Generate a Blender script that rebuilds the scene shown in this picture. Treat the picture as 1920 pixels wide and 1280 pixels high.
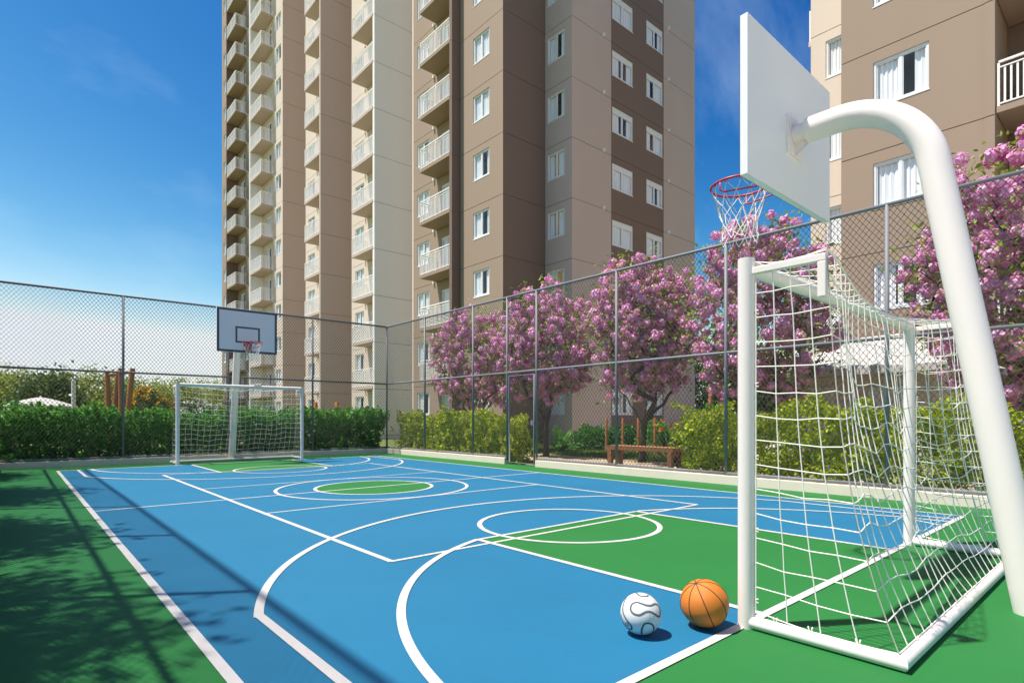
import bpy, math, random
import numpy as np
from mathutils import Vector, Matrix

random.seed(7)
rng = np.random.default_rng(7)
R = math.radians
scene = bpy.context.scene
for o in list(bpy.data.objects):
    bpy.data.objects.remove(o)
COL = scene.collection

# ------------------------------------------------------------------ camera, sky, sun, exposure
YAW = 0.71965                     # camera looks between the court's length (+Y) and its width (+X)
CAM_H = 1.165
cam_data = bpy.data.cameras.new('camera')
cam = bpy.data.objects.new('camera', cam_data)
COL.objects.link(cam)
cam.location = (0, 0, CAM_H)
cam.rotation_euler = (R(90), 0, -YAW)
cam_data.sensor_width = 36.0
cam_data.lens = 20.0
cam_data.shift_y = 0.075
cam_data.clip_start = 0.05
cam_data.clip_end = 3000
scene.camera = cam

LX, LY = 0.365, -0.245            # shadow offset per metre of height
sun_elev = math.atan2(1.0, math.hypot(LX, LY))
sun_az_vec = Vector((-LX, -LY, 0)).normalized()

world = bpy.data.worlds.new('World')
scene.world = world
world.use_nodes = True
wn, wl = world.node_tree.nodes, world.node_tree.links
wn.clear()
w_out = wn.new('ShaderNodeOutputWorld')
w_bg = wn.new('ShaderNodeBackground')
w_sky = wn.new('ShaderNodeTexSky')
w_sky.sky_type = 'NISHITA'
w_sky.sun_disc = False
w_sky.sun_elevation = sun_elev
w_sky.sun_rotation = math.atan2(sun_az_vec.x, sun_az_vec.y)
w_sky.altitude = 100
w_sky.air_density = 1.0
w_sky.dust_density = 0.5
w_sky.ozone_density = 5.0
w_hsv = wn.new('ShaderNodeHueSaturation')
w_hsv.inputs['Saturation'].default_value = 1.0
w_hsv.inputs['Hue'].default_value = 0.5
# faint high cirrus, all round the sky
w_tc = wn.new('ShaderNodeTexCoord')
w_map = wn.new('ShaderNodeMapping')
w_map.inputs['Rotation'].default_value = (0.3, 0.5, 0.9)
w_map.inputs['Scale'].default_value = (1.2, 4.2, 2.2)
w_noise = wn.new('ShaderNodeTexNoise')
w_noise.inputs['Scale'].default_value = 1.6
w_noise.inputs['Detail'].default_value = 9
w_noise.inputs['Roughness'].default_value = 0.6
w_ramp = wn.new('ShaderNodeValToRGB')
w_ramp.color_ramp.elements[0].position = 0.5
w_ramp.color_ramp.elements[0].color = (0, 0, 0, 1)
w_ramp.color_ramp.elements[1].position = 0.86
w_ramp.color_ramp.elements[1].color = (0.2, 0.2, 0.2, 1)
w_mix = wn.new('ShaderNodeMixRGB')
w_mix.inputs['Color2'].default_value = (3.4, 4.2, 4.6, 1)
# deepen the blue overhead while the horizon stays pale
w_sep = wn.new('ShaderNodeSeparateColor')
w_com = wn.new('ShaderNodeCombineColor')
wl.new(w_sky.outputs[0], w_sep.inputs[0])
for i, (pw, k) in enumerate(((3.7, 0.058), (2.05, 0.155), (1.2, 0.372))):
    p_ = wn.new('ShaderNodeMath'); p_.operation = 'POWER'; p_.inputs[1].default_value = pw
    q_ = wn.new('ShaderNodeMath'); q_.operation = 'MULTIPLY'; q_.inputs[1].default_value = k
    wl.new(w_sep.outputs[i], p_.inputs[0]); wl.new(p_.outputs[0], q_.inputs[0])
    c_ = wn.new('ShaderNodeMath'); c_.operation = 'MINIMUM'; c_.inputs[1].default_value = (3.15, 3.35, 3.75)[i]
    wl.new(q_.outputs[0], c_.inputs[0]); wl.new(c_.outputs[0], w_com.inputs[i])
wl.new(w_com.outputs[0], w_hsv.inputs['Color'])
wl.new(w_tc.outputs['Generated'], w_map.inputs[0])
wl.new(w_map.outputs[0], w_noise.inputs['Vector'])
wl.new(w_noise.outputs['Fac'], w_ramp.inputs[0])
wl.new(w_ramp.outputs[0], w_mix.inputs['Fac'])
wl.new(w_hsv.outputs[0], w_mix.inputs['Color1'])
wl.new(w_mix.outputs[0], w_bg.inputs['Color'])
wl.new(w_bg.outputs[0], w_out.inputs['Surface'])
w_bg.inputs['Strength'].default_value = 0.15

sun_data = bpy.data.lights.new('sun', 'SUN')
sun_data.energy = 3.8
sun_data.angle = R(1.0)
sun_data.color = (1.0, 0.945, 0.86)
sun = bpy.data.objects.new('sun', sun_data)
COL.objects.link(sun)
sun.location = (-10, 8, 30)
sun.rotation_euler = Vector((LX, LY, -1)).to_track_quat('-Z', 'Y').to_euler()

vs = scene.view_settings
vs.view_transform = 'Standard'
vs.look = 'None'
vs.exposure = 0.97
vs.gamma = 1.0
vs.use_curve_mapping = False
scene.render.engine = 'CYCLES'
scene.cycles.max_bounces = 8
scene.cycles.transparent_max_bounces = 24
scene.cycles.caustics_reflective = False
scene.cycles.caustics_refractive = False

# ------------------------------------------------------------------ helpers
SA, CA = math.sin(YAW), math.cos(YAW)

def at(px, depth):
    """court X, Y of a spot seen at picture column px (1920 wide) and a distance from the camera"""
    l = (px - 960) / 1066.67 * depth
    return CA * l + SA * depth, -SA * l + CA * depth

def link(o, parent=None):
    COL.objects.link(o)
    if parent is not None:
        o.parent = parent
    return o

def tag(o, label=None, cat=None, group=None, kind=None):
    if label: o['label'] = label
    if cat: o['category'] = cat
    if group: o['group'] = group
    if kind: o['kind'] = kind
    return o

def empty(name, loc=(0, 0, 0), rz=0.0):
    o = bpy.data.objects.new(name, None)
    o.empty_display_size = 0.2
    o.location = loc
    o.rotation_euler = (0, 0, rz)
    return link(o)

class MB:
    """collects shapes, then links them as one mesh object"""
    def __init__(self):
        self.v, self.f = [], []
    def poly(self, pts):
        n = len(self.v)
        self.v += [tuple(p) for p in pts]
        self.f.append(tuple(range(n, n + len(pts))))
    def box(self, x0, x1, y0, y1, z0, z1):
        n = len(self.v)
        self.v += [(x0,y0,z0),(x1,y0,z0),(x1,y1,z0),(x0,y1,z0),(x0,y0,z1),(x1,y0,z1),(x1,y1,z1),(x0,y1,z1)]
        for q in ((0,3,2,1),(4,5,6,7),(0,1,5,4),(1,2,6,5),(2,3,7,6),(3,0,4,7)):
            self.f.append(tuple(n + i for i in q))
    def tube(self, pts, r, n=8, closed=False, cap=True, up=None):
        pts = [Vector(p) for p in pts]
        m = len(pts)
        rs = list(r) if hasattr(r, '__len__') else [r] * m
        rings, prev = [], None
        for i, p in enumerate(pts):
            a = pts[(i - 1) % m] if (closed or i > 0) else p
            b = pts[(i + 1) % m] if (closed or i < m - 1) else p
            t = (b - a)
            t = t.normalized() if t.length > 1e-9 else Vector((0, 0, 1))
            if prev is None:
                ref = Vector(up) if up is not None else (Vector((0, 0, 1)) if abs(t.z) < 0.9 else Vector((1, 0, 0)))
                nrm = (ref - t * ref.dot(t)).normalized()
            else:
                nrm = prev - t * prev.dot(t)
                nrm = nrm.normalized() if nrm.length > 1e-6 else t.orthogonal().normalized()
            prev = nrm
            bn = t.cross(nrm)
            base = len(self.v)
            for k in range(n):
                an = 2 * math.pi * k / n
                q = p + (nrm * math.cos(an) + bn * math.sin(an)) * rs[i]
                self.v.append((q.x, q.y, q.z))
            rings.append(base)
        for i in range(m if closed else m - 1):
            a, b = rings[i], rings[(i + 1) % m]
            for k in range(n):
                k2 = (k + 1) % n
                self.f.append((a + k, a + k2, b + k2, b + k))
        if cap and not closed:
            self.f.append(tuple(rings[0] + k for k in reversed(range(n))))
            self.f.append(tuple(rings[-1] + k for k in range(n)))
    def mesh(self, name, smooth=False):
        me = bpy.data.meshes.new(name)
        me.from_pydata(self.v, [], self.f)
        if smooth:
            me.polygons.foreach_set('use_smooth', [True] * len(me.polygons))
        me.update()
        return me
    def build(self, name, mat, parent=None, smooth=False, loc=None, bevel=0.0):
        me = self.mesh(name, smooth)
        me.materials.append(mat)
        o = bpy.data.objects.new(name, me)
        if loc: o.location = loc
        if bevel:
            b = o.modifiers.new('bevel', 'BEVEL'); b.width = bevel; b.segments = 2; b.limit_method = 'ANGLE'
        return link(o, parent)

def inst(name, me, parent=None, loc=(0, 0, 0), rz=0.0):
    o = bpy.data.objects.new(name, me)
    o.location = loc
    o.rotation_euler = (0, 0, rz)
    return link(o, parent)

def copy_tree(o, parent=None):
    c = o.copy()
    COL.objects.link(c)
    c.parent = parent
    for ch in list(o.children):
        copy_tree(ch, c)
    return c

def smooth_angle(o, ang=40):
    me = o.data
    me.polygons.foreach_set('use_smooth', [True] * len(me.polygons))
    try:
        me.set_sharp_from_angle(angle=R(ang))
    except Exception:
        pass
    return o

# ------------------------------------------------------------------ materials
def new_mat(name):
    m = bpy.data.materials.new(name)
    m.use_nodes = True
    nt = m.node_tree
    return m, nt.nodes, nt.links, nt.nodes['Principled BSDF']

def paint(name, col, rough=0.6, var=0.06, scale=3.0, bump=0.0, bump_scale=60.0, spec=0.5, streak=False):
    m, n, l, b = new_mat(name)
    b.inputs['Roughness'].default_value = rough
    b.inputs['Specular IOR Level'].default_value = spec
    tc = n.new('ShaderNodeTexCoord')
    src = tc.outputs['Object']
    if streak:
        geo = n.new('ShaderNodeNewGeometry')
        mp = n.new('ShaderNodeMapping'); mp.inputs['Scale'].default_value = (1, 1, 0.16)
        l.new(geo.outputs['Position'], mp.inputs[0]); src = mp.outputs[0]
    nz = n.new('ShaderNodeTexNoise'); nz.inputs['Scale'].default_value = scale; nz.inputs['Detail'].default_value = 6
    l.new(src, nz.inputs['Vector'])
    mx = n.new('ShaderNodeMixRGB')
    mx.inputs['Color1'].default_value = tuple(max(0, c * (1 - var)) for c in col) + (1,)
    mx.inputs['Color2'].default_value = tuple(min(1, c * (1 + var)) for c in col) + (1,)
    l.new(nz.outputs['Fac'], mx.inputs['Fac'])
    l.new(mx.outputs[0], b.inputs['Base Color'])
    if bump:
        n2 = n.new('ShaderNodeTexNoise'); n2.inputs['Scale'].default_value = bump_scale; n2.inputs['Detail'].default_value = 4
        l.new(tc.outputs['Object'], n2.inputs['Vector'])
        bp = n.new('ShaderNodeBump'); bp.inputs['Strength'].default_value = bump; bp.inputs['Distance'].default_value = 0.01
        l.new(n2.outputs['Fac'], bp.inputs['Height'])
        l.new(bp.outputs[0], b.inputs['Normal'])
    return m

def foliage(name, cols, rough=0.5, trans=0.35):
    """leaf colour picked per leaf; light partly passes through"""
    m, n, l, b = new_mat(name)
    geo = n.new('ShaderNodeNewGeometry')
    rp = n.new('ShaderNodeValToRGB')
    els = rp.color_ramp.elements
    els[0].position = 0; els[0].color = cols[0] + (1,)
    els[1].position = 1; els[1].color = cols[-1] + (1,)
    for i, c in enumerate(cols[1:-1]):
        e = els.new((i + 1) / (len(cols) - 1)); e.color = c + (1,)
    l.new(geo.outputs['Random Per Island'], rp.inputs[0])
    l.new(rp.outputs[0], b.inputs['Base Color'])
    b.inputs['Roughness'].default_value = rough
    b.inputs['Specular IOR Level'].default_value = 0.25
    tr = n.new('ShaderNodeBsdfTranslucent')
    l.new(rp.outputs[0], tr.inputs['Color'])
    ms = n.new('ShaderNodeMixShader'); ms.inputs[0].default_value = trans
    l.new(b.outputs[0], ms.inputs[1]); l.new(tr.outputs[0], ms.inputs[2])
    l.new(ms.outputs[0], n['Material Output'].inputs['Surface'])
    return m

def court_paint(name, col, rough=0.62):
    """acrylic sports coating: fine sand grain, scuffs and slightly uneven coats"""
    m, n, l, b = new_mat(name)
    b.inputs['Roughness'].default_value = rough
    b.inputs['Specular IOR Level'].default_value = 0.22
    geo = n.new('ShaderNodeNewGeometry')
    n1 = n.new('ShaderNodeTexNoise'); n1.inputs['Scale'].default_value = 0.9; n1.inputs['Detail'].default_value = 8; n1.inputs['Roughness'].default_value = 0.65
    n2 = n.new('ShaderNodeTexNoise'); n2.inputs['Scale'].default_value = 220; n2.inputs['Detail'].default_value = 2
    n3 = n.new('ShaderNodeTexNoise'); n3.inputs['Scale'].default_value = 7.0; n3.inputs['Detail'].default_value = 10; n3.inputs['Distortion'].default_value = 1.2
    for q in (n1, n2, n3):
        l.new(geo.outputs['Position'], q.inputs['Vector'])
    mx = n.new('ShaderNodeMixRGB')
    mx.inputs['Color1'].default_value = tuple(c * 0.86 for c in col) + (1,)
    mx.inputs['Color2'].default_value = tuple(min(1, c * 1.14) for c in col) + (1,)
    l.new(n1.outputs['Fac'], mx.inputs['Fac'])
    rp = n.new('ShaderNodeValToRGB')
    rp.color_ramp.elements[0].position = 0.58; rp.color_ramp.elements[0].color = (0, 0, 0, 1)
    rp.color_ramp.elements[1].position = 0.76; rp.color_ramp.elements[1].color = (0.30, 0.30, 0.30, 1)
    l.new(n3.outputs['Fac'], rp.inputs[0])
    m2 = n.new('ShaderNodeMixRGB'); m2.inputs['Color2'].default_value = tuple(c * 0.55 + 0.02 for c in col) + (1,)
    l.new(rp.outputs[0], m2.inputs['Fac']); l.new(mx.outputs[0], m2.inputs['Color1'])
    l.new(m2.outputs[0], b.inputs['Base Color'])
    bp = n.new('ShaderNodeBump'); bp.inputs['Strength'].default_value = 0.16; bp.inputs['Distance'].default_value = 0.002
    l.new(n2.outputs['Fac'], bp.inputs['Height']); l.new(bp.outputs[0], b.inputs['Normal'])
    return m

M = {}
M['court_green'] = court_paint('court_green', (0.019, 0.155, 0.035))
M['court_blue'] = court_paint('court_blue', (0.014, 0.140, 0.262))
M['line'] = paint('line_paint', (0.56, 0.53, 0.51), 0.6, 0.10, 5)
M['kerb'] = paint('kerb_concrete', (0.76, 0.655, 0.54), 0.85, 0.08, 4, 0.15)
M['fence'] = paint('fence_steel', (0.185, 0.185, 0.195), 0.6, 0.06, 6)
M['wire'] = paint('fence_wire', (0.062, 0.070, 0.072), 0.5, 0.05, 6)
M['white_metal'] = paint('white_metal', (0.87, 0.79, 0.745), 0.34, 0.025, 2.5)
M['board'] = paint('backboard_white', (0.86, 0.85, 0.83), 0.4, 0.02, 2)
M['board_face'] = paint('backboard_face', (0.86, 0.79, 0.80), 0.4, 0.02, 2)
M['board_line'] = paint('backboard_line', (0.085, 0.085, 0.11), 0.5, 0.04, 5)
M['rim'] = paint('rim_red', (0.50, 0.028, 0.04), 0.4, 0.05, 8)
M['net'] = paint('net_cord', (0.86, 0.82, 0.74), 0.8, 0.08, 30)
M['bnet'] = paint('hoop_cord', (0.78, 0.77, 0.74), 0.8, 0.05, 30)
M['tan'] = paint('tan_render', (0.345, 0.252, 0.182), 0.85, 0.07, 0.5, 0.06, 90, streak=True)
M['beige'] = paint('beige_render', (0.69, 0.570, 0.470), 0.85, 0.06, 0.5, 0.06, 90, streak=True)
M['shaded_beige'] = paint('shaded_beige_render', (0.55, 0.432, 0.372), 0.85, 0.06, 0.5, 0.06, 90, streak=True)  # darker copy of beige: shade put into the colour of walls and soffits
M['grey'] = paint('pale_grey_render', (0.86, 0.845, 0.80), 0.85, 0.025, 0.5, 0.06, 90, streak=True)
M['dark'] = paint('dark_brown_render', (0.205, 0.138, 0.107), 0.85, 0.035, 0.5, 0.06, 90, streak=True)
M['joint'] = paint('joint_shadow_gap', (0.16, 0.12, 0.09), 0.9, 0.05, 4)
M['frame'] = paint('window_frame_white', (0.80, 0.80, 0.79), 0.35, 0.02, 3)
M['rail'] = paint('railing_white', (0.90, 0.87, 0.82), 0.4, 0.02, 3)
M['room'] = paint('room_wall', (0.70, 0.67, 0.63), 0.9, 0.05, 1)
M['curtain'] = paint('curtain_cloth', (0.90, 0.90, 0.89), 0.9, 0.03, 2)
M['wood'] = paint('bench_wood', (0.36, 0.155, 0.062), 0.6, 0.25, 7, 0.2)
M['log'] = paint('log_wood', (0.40, 0.15, 0.055), 0.65, 0.25, 6, 0.25)
M['orange_wood'] = paint('orange_wood', (0.60, 0.15, 0.025), 0.55, 0.15, 6)
M['bark'] = paint('bark', (0.085, 0.060, 0.045), 0.9, 0.3, 9, 0.4, 30)
M['white_fabric'] = paint('white_fabric', (0.50, 0.47, 0.455), 0.8, 0.03, 3)
M['soil'] = paint('soil', (0.11, 0.075, 0.05), 0.95, 0.3, 5, 0.3)
M['hedge_leaf'] = foliage('hedge_leaf', [(0.030, 0.130, 0.012), (0.075, 0.250, 0.022), (0.130, 0.370, 0.036), (0.250, 0.530, 0.095)], 0.5, 0.42)
M['lime_leaf'] = foliage('lime_leaf', [(0.20, 0.28, 0.010), (0.43, 0.52, 0.020), (0.64, 0.71, 0.04), (0.82, 0.85, 0.12)], 0.45, 0.42)
M['shrub_leaf'] = foliage('shrub_leaf', [(0.03, 0.10, 0.012), (0.06, 0.19, 0.02), (0.11, 0.30, 0.03)], 0.45, 0.35)
M['fern_leaf'] = foliage('fern_leaf', [(0.06, 0.19, 0.02), (0.12, 0.32, 0.03), (0.22, 0.45, 0.06)], 0.45, 0.4)
M['tree_leaf'] = foliage('tree_leaf', [(0.12, 0.17, 0.03), (0.24, 0.30, 0.055), (0.36, 0.41, 0.085), (0.46, 0.50, 0.13)], 0.55, 0.4)
M['olive_leaf'] = foliage('olive_leaf', [(0.050, 0.090, 0.025), (0.090, 0.140, 0.035), (0.150, 0.200, 0.050)], 0.55, 0.4)
M['blossom_leaf'] = foliage('blossom_tree_leaf', [(0.10, 0.17, 0.02), (0.26, 0.36, 0.05), (0.48, 0.56, 0.12)], 0.5, 0.45)
M['petal'] = foliage('pink_petal', [(0.60, 0.16, 0.40), (0.80, 0.29, 0.55), (0.86, 0.43, 0.64), (0.74, 0.38, 0.68), (0.93, 0.64, 0.78)], 0.6, 0.26)
M['lilac'] = foliage('lilac_petal', [(0.28, 0.20, 0.55), (0.42, 0.34, 0.72)], 0.6, 0.3)
M['white_petal'] = foliage('white_petal', [(0.7, 0.72, 0.66), (0.8, 0.8, 0.76)], 0.6, 0.3)
M['yellow_petal'] = foliage('yellow_petal', [(0.70, 0.30, 0.02), (0.80, 0.48, 0.03)], 0.6, 0.3)
M['orange_petal'] = foliage('orange_petal', [(0.75, 0.20, 0.02), (0.85, 0.36, 0.03)], 0.6, 0.3)

def glass_mat():
    m = bpy.data.materials.new('window_glass'); m.use_nodes = True
    n, l = m.node_tree.nodes, m.node_tree.links
    n.clear()
    out = n.new('ShaderNodeOutputMaterial')
    tr = n.new('ShaderNodeBsdfTransparent'); tr.inputs[0].default_value = (0.95, 0.96, 0.97, 1)
    gl = n.new('ShaderNodeBsdfGlossy'); gl.inputs['Roughness'].default_value = 0.02
    fr = n.new('ShaderNodeFresnel'); fr.inputs['IOR'].default_value = 1.55
    mx = n.new('ShaderNodeMixShader')
    geo = n.new('ShaderNodeNewGeometry'); inv = n.new('ShaderNodeMath'); inv.operation = 'SUBTRACT'; inv.inputs[0].default_value = 1.0
    mu = n.new('ShaderNodeMath'); mu.operation = 'MULTIPLY'
    l.new(geo.outputs['Backfacing'], inv.inputs[1]); l.new(inv.outputs[0], mu.inputs[0]); l.new(fr.outputs[0], mu.inputs[1])
    l.new(mu.outputs[0], mx.inputs[0]); l.new(tr.outputs[0], mx.inputs[1]); l.new(gl.outputs[0], mx.inputs[2])
    l.new(mx.outputs[0], out.inputs['Surface'])
    return m
M['glass'] = glass_mat()

def lamp_glow():
    m = bpy.data.materials.new('lit_room_lamp'); m.use_nodes = True
    b = m.node_tree.nodes['Principled BSDF']
    b.inputs['Base Color'].default_value = (0.8, 0.6, 0.25, 1)
    b.inputs['Emission Color'].default_value = (1.0, 0.72, 0.22, 1)
    b.inputs['Emission Strength'].default_value = 0.9
    return m
M['lamp'] = lamp_glow()

def ground_mat(name, c1, c2, c3, scale):
    m, n, l, b = new_mat(name)
    b.inputs['Roughness'].default_value = 0.95
    geo = n.new('ShaderNodeNewGeometry')
    a = n.new('ShaderNodeTexNoise'); a.inputs['Scale'].default_value = scale; a.inputs['Detail'].default_value = 8
    c = n.new('ShaderNodeTexNoise'); c.inputs['Scale'].default_value = scale * 14; c.inputs['Detail'].default_value = 5
    l.new(geo.outputs['Position'], a.inputs['Vector']); l.new(geo.outputs['Position'], c.inputs['Vector'])
    m1 = n.new('ShaderNodeMixRGB'); m1.inputs['Color1'].default_value = c1 + (1,); m1.inputs['Color2'].default_value = c2 + (1,)
    m2 = n.new('ShaderNodeMixRGB'); m2.inputs['Color2'].default_value = c3 + (1,)
    l.new(a.outputs['Fac'], m1.inputs['Fac'])
    rr = n.new('ShaderNodeValToRGB'); rr.color_ramp.elements[0].position = 0.42; rr.color_ramp.elements[1].position = 0.68
    rr.color_ramp.elements[1].color = (0.6, 0.6, 0.6, 1)
    l.new(c.outputs['Fac'], rr.inputs[0]); l.new(rr.outputs[0], m2.inputs['Fac'])
    l.new(m1.outputs[0], m2.inputs['Color1']); l.new(m2.outputs[0], b.inputs['Base Color'])
    bp = n.new('ShaderNodeBump'); bp.inputs['Strength'].default_value = 0.5; bp.inputs['Distance'].default_value = 0.02
    l.new(c.outputs['Fac'], bp.inputs['Height']); l.new(bp.outputs[0], b.inputs['Normal'])
    return m
M['grass_ground'] = ground_mat('grass_ground', (0.070, 0.120, 0.020), (0.130, 0.170, 0.035), (0.20, 0.20, 0.06), 0.7)
M['sand'] = ground_mat('sand_path', (0.40, 0.31, 0.19), (0.50, 0.40, 0.26), (0.30, 0.23, 0.14), 0.9)
M['grass_blade'] = foliage('grass_blade', [(0.07, 0.14, 0.02), (0.13, 0.21, 0.03), (0.22, 0.29, 0.06)], 0.6, 0.35)

# ------------------------------------------------------------------ ground and court
def sheet(name, pts, z, mat, parent=None):
    b = MB(); b.poly([(x, y, z) for x, y in pts])
    return b.build(name, mat, parent)

def rect(x0, x1, y0, y1):
    return [(x0, y0), (x1, y0), (x1, y1), (x0, y1)]

g = MB()
g.poly([(x, y, -0.10) for x, y in rect(-1500, 1500, -1500, 1500)])
tag(g.build('ground', M['grass_ground']), kind='structure')

court = MB()
court.box(-0.62, 9.72, -0.9, 17.50, -0.25, 0.0)
court = tag(court.build('sports_court', M['court_green']), kind='structure')

CX, CY = 4.615, 8.80             # middle of the court
HW, HL = 3.88, 7.25              # half width and half length
LW = 0.055
sheet('blue_field', rect(CX - HW, CX + HW, CY - HL, CY + HL), 0.002, M['court_blue'], court)

zc = [0.0048]
def nz_():
    zc[0] += 0.00015
    return zc[0]

def ring_pts(cx, cy, r, a0, a1, n):
    return [(cx + r * math.cos(a0 + (a1 - a0) * i / n), cy + r * math.sin(a0 + (a1 - a0) * i / n)) for i in range(n + 1)]

def arc_line(name, cx, cy, r, a0, a1, w=LW, n=72):
    z = nz_(); b = MB()
    o = ring_pts(cx, cy, r + w / 2, a0, a1, n); i = ring_pts(cx, cy, r - w / 2, a0, a1, n)
    for k in range(n):
        b.poly([(*i[k], z), (*o[k], z), (*o[k + 1], z), (*i[k + 1], z)])
    return b.build(name, M['line'], court)

def line_x(name, y, x0, x1, w=LW):
    return sheet(name, rect(x0, x1, y - w / 2, y + w / 2), nz_(), M['line'], court)

def line_y(name, x, y0, y1, w=LW):
    return sheet(name, rect(x - w / 2, x + w / 2, y0, y1), nz_(), M['line'], court)

def mirror(y): return 2 * CY - y
sheet('green_disc', ring_pts(CX, CY, 0.95, 0, 2 * math.pi, 64)[:-1], 0.004, M['court_green'], court)
line_y('side_line', CX - HW, CY - HL, CY + HL)
line_y('side_line', CX + HW, CY - HL, CY + HL)
line_x('half_line', CY, CX - HW, CX + HW, 0.045)
line_x('volleyball_attack_line', 7.22, 2.30, 6.94, 0.042)
line_x('volleyball_attack_line', mirror(7.22), 2.30, 6.94, 0.042)
line_y('volleyball_side_line', 2.31, 4.12, mirror(4.12), 0.055)
line_y('volleyball_side_line', 6.93, 4.12, mirror(4.12), 0.055)
arc_line('centre_circle', CX, CY, 0.96, 0, 2 * math.pi, 0.055, 110)
arc_line('outer_circle', CX, CY, 1.56, 0, 2 * math.pi, 0.055, 130)
BX0, BX1, BY = 3.35, 5.85, 4.32
for s in (0, 1):
    fy = (lambda y: y) if s == 0 else mirror
    a, b_ = sorted((fy(CY - HL + 0.0), fy(BY)))
    sheet('green_key', rect(BX0, BX1, a, b_), 0.004, M['court_green'], court)
    line_x('base_line', fy(CY - HL), CX - HW, CX + HW)
    line_x('volleyball_end_line', fy(4.12), 2.30, 6.94, 0.042)
    line_x('key_end_line', fy(BY), BX0, BX1, 0.042)
    line_y('key_side_line', BX0, a, b_, 0.055)
    line_y('key_side_line', BX1, a, b_, 0.055)
    sg = 1 if s == 0 else -1
    arc_line('free_throw_circle', CX, fy(BY), 0.98, 0, 2 * math.pi, 0.055, 100)
    # three point line: straight sides and a wide arc
    yc = 2.39; rr = 3.70
    a0 = math.atan2(3.47 - yc, 8.14 - CX)
    arc_line('three_point_arc', CX, fy(yc), rr, sg * a0, sg * (math.pi - a0), LW, 110)
    for x in (1.09, 2 * CX - 1.09):
        p, q = sorted((fy(CY - HL), fy(3.50)))
        line_y('three_point_side', x, p, q)
    # goal area arcs either side of the key
    acx, acy, ar = 4.35, 1.47, 3.02
    e0 = math.acos((BX0 - acx) / ar); e1 = math.pi - math.asin((1.57 - acy) / ar)
    arc_line('goal_area_arc', acx, fy(acy), ar, sg * e0, sg * e1, LW, 70)
    mcx = 2 * CX - acx
    arc_line('goal_area_arc', mcx, fy(acy), ar, sg * (math.pi - e0), sg * (math.pi - e1), LW, 70)

# kerbs round the court
def kerb(name, x0, x1, y0, y1):
    b = MB(); b.box(x0, x1, y0, y1, -0.1, 0.155)
    return tag(b.build(name, M['kerb'], bevel=0.008), kind='structure')
FX, FY, FL = 9.53, 17.32, -0.33
GATE0, GATE1 = 9.97, 11.06
kerb('kerb', FX - 0.075, FX + 0.075, -2.5, GATE0 - 0.02)
kerb('kerb', FX - 0.075, FX + 0.075, GATE1 + 0.02, FY - 0.08)
kerb('kerb', FL - 0.075, FX + 0.075, FY - 0.075, FY + 0.075)
kerb('kerb', FL - 0.075, FL + 0.075, -2.5, FY - 0.08)

# pale ground added to bounce warm fill light onto the shaded faces
M['bounce_paving'] = ground_mat('pale_bounce_paving', (0.50, 0.46, 0.40), (0.56, 0.52, 0.45), (0.44, 0.40, 0.35), 0.8)
tag(sheet('bounce_paving', rect(-26, 44, -46, -0.92), -0.02, M['bounce_paving']), kind='structure')
tag(sheet('bounce_paving', rect(19.6, 44, 8.2, 17.6), -0.055, M['bounce_paving']), kind='structure')

# garden ground east of the court
def irregular(x0, x1, y0, y1, amp, n=26, seed=1):
    rr = random.Random(seed); pts = []
    for i in range(n): pts.append((x0 + rr.uniform(-amp, amp), y0 + (y1 - y0) * i / n))
    for i in range(n): pts.append((x1 + rr.uniform(-amp, amp), y1 - (y1 - y0) * i / n))
    return pts
sheet_o = sheet('lawn', rect(9.73, 19.58, -0.9, 19.6), -0.06, M['grass_ground']); tag(sheet_o, kind='structure')
tag(sheet('sand_path', irregular(11.3, 13.6, -0.8, 18.6, 0.10), -0.05, M['sand']), kind='structure')
tag(sheet('sand_path', irregular(9.62, 11.25, 8.1, 11.2, 0.08, 14, 3), -0.046, M['sand']), kind='structure')

# ------------------------------------------------------------------ chain link fences
PITCH, DROP, WR = 0.085, 0.11, 0.0041
Z_BOT, Z_MID, Z_TOP = 0.20, 2.33, 4.26

def wire_mesh(name, L, z0, z1):
    """woven diamond mesh in a bay: local x along the fence, z up"""
    b = MB(); H = z1 - z0; m = DROP / PITCH
    for fam in (1, -1):
        s = -H / m if fam == 1 else 0.0
        e = L if fam == 1 else L + H / m
        k = 0
        while s + k * PITCH < e:
            c = s + k * PITCH + 0.02; k += 1
            pts = []
            xa, xb = (c, c + H / m) if fam == 1 else (c, c - H / m)
            za, zb = 0.0, H
            def clip(xl, keep_gt, xa, za, xb, zb):
                if keep_gt:
                    if xa < xl and xb < xl: return None
                    if xa < xl: t = (xl - xa) / (xb - xa); xa, za = xl, za + t * (zb - za)
                    elif xb < xl: t = (xl - xa) / (xb - xa); xb, zb = xl, za + t * (zb - za)
                else:
                    if xa > xl and xb > xl: return None
                    if xa > xl: t = (xl - xa) / (xb - xa); xa, za = xl, za + t * (zb - za)
                    elif xb > xl: t = (xl - xa) / (xb - xa); xb, zb = xl, za + t * (zb - za)
                return xa, za, xb, zb
            r_ = clip(0.0, True, xa, za, xb, zb)
            if r_: r_ = clip(L, False, *r_)
            if not r_: continue
            xa, za, xb, zb = r_
            if abs(zb - za) < 0.02: continue
            off = 0.003 * fam
            b.tube([(xa, off, z0 + za), (xb, off, z0 + zb)], WR, 4, cap=False)
    return b.mesh(name, True)

_wm = {}
def add_wire(parent, p0, p1, z0, z1, name='wire_mesh'):
    L = math.hypot(p1[0] - p0[0], p1[1] - p0[1]); key = (round(L, 2), z0, z1)
    if key not in _wm:
        me = wire_mesh(name, L, z0, z1); me.materials.append(M['wire']); _wm[key] = me
    return inst(name, _wm[key], parent, (p0[0], p0[1], 0), math.atan2(p1[1] - p0[1], p1[0] - p0[0]))

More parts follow.
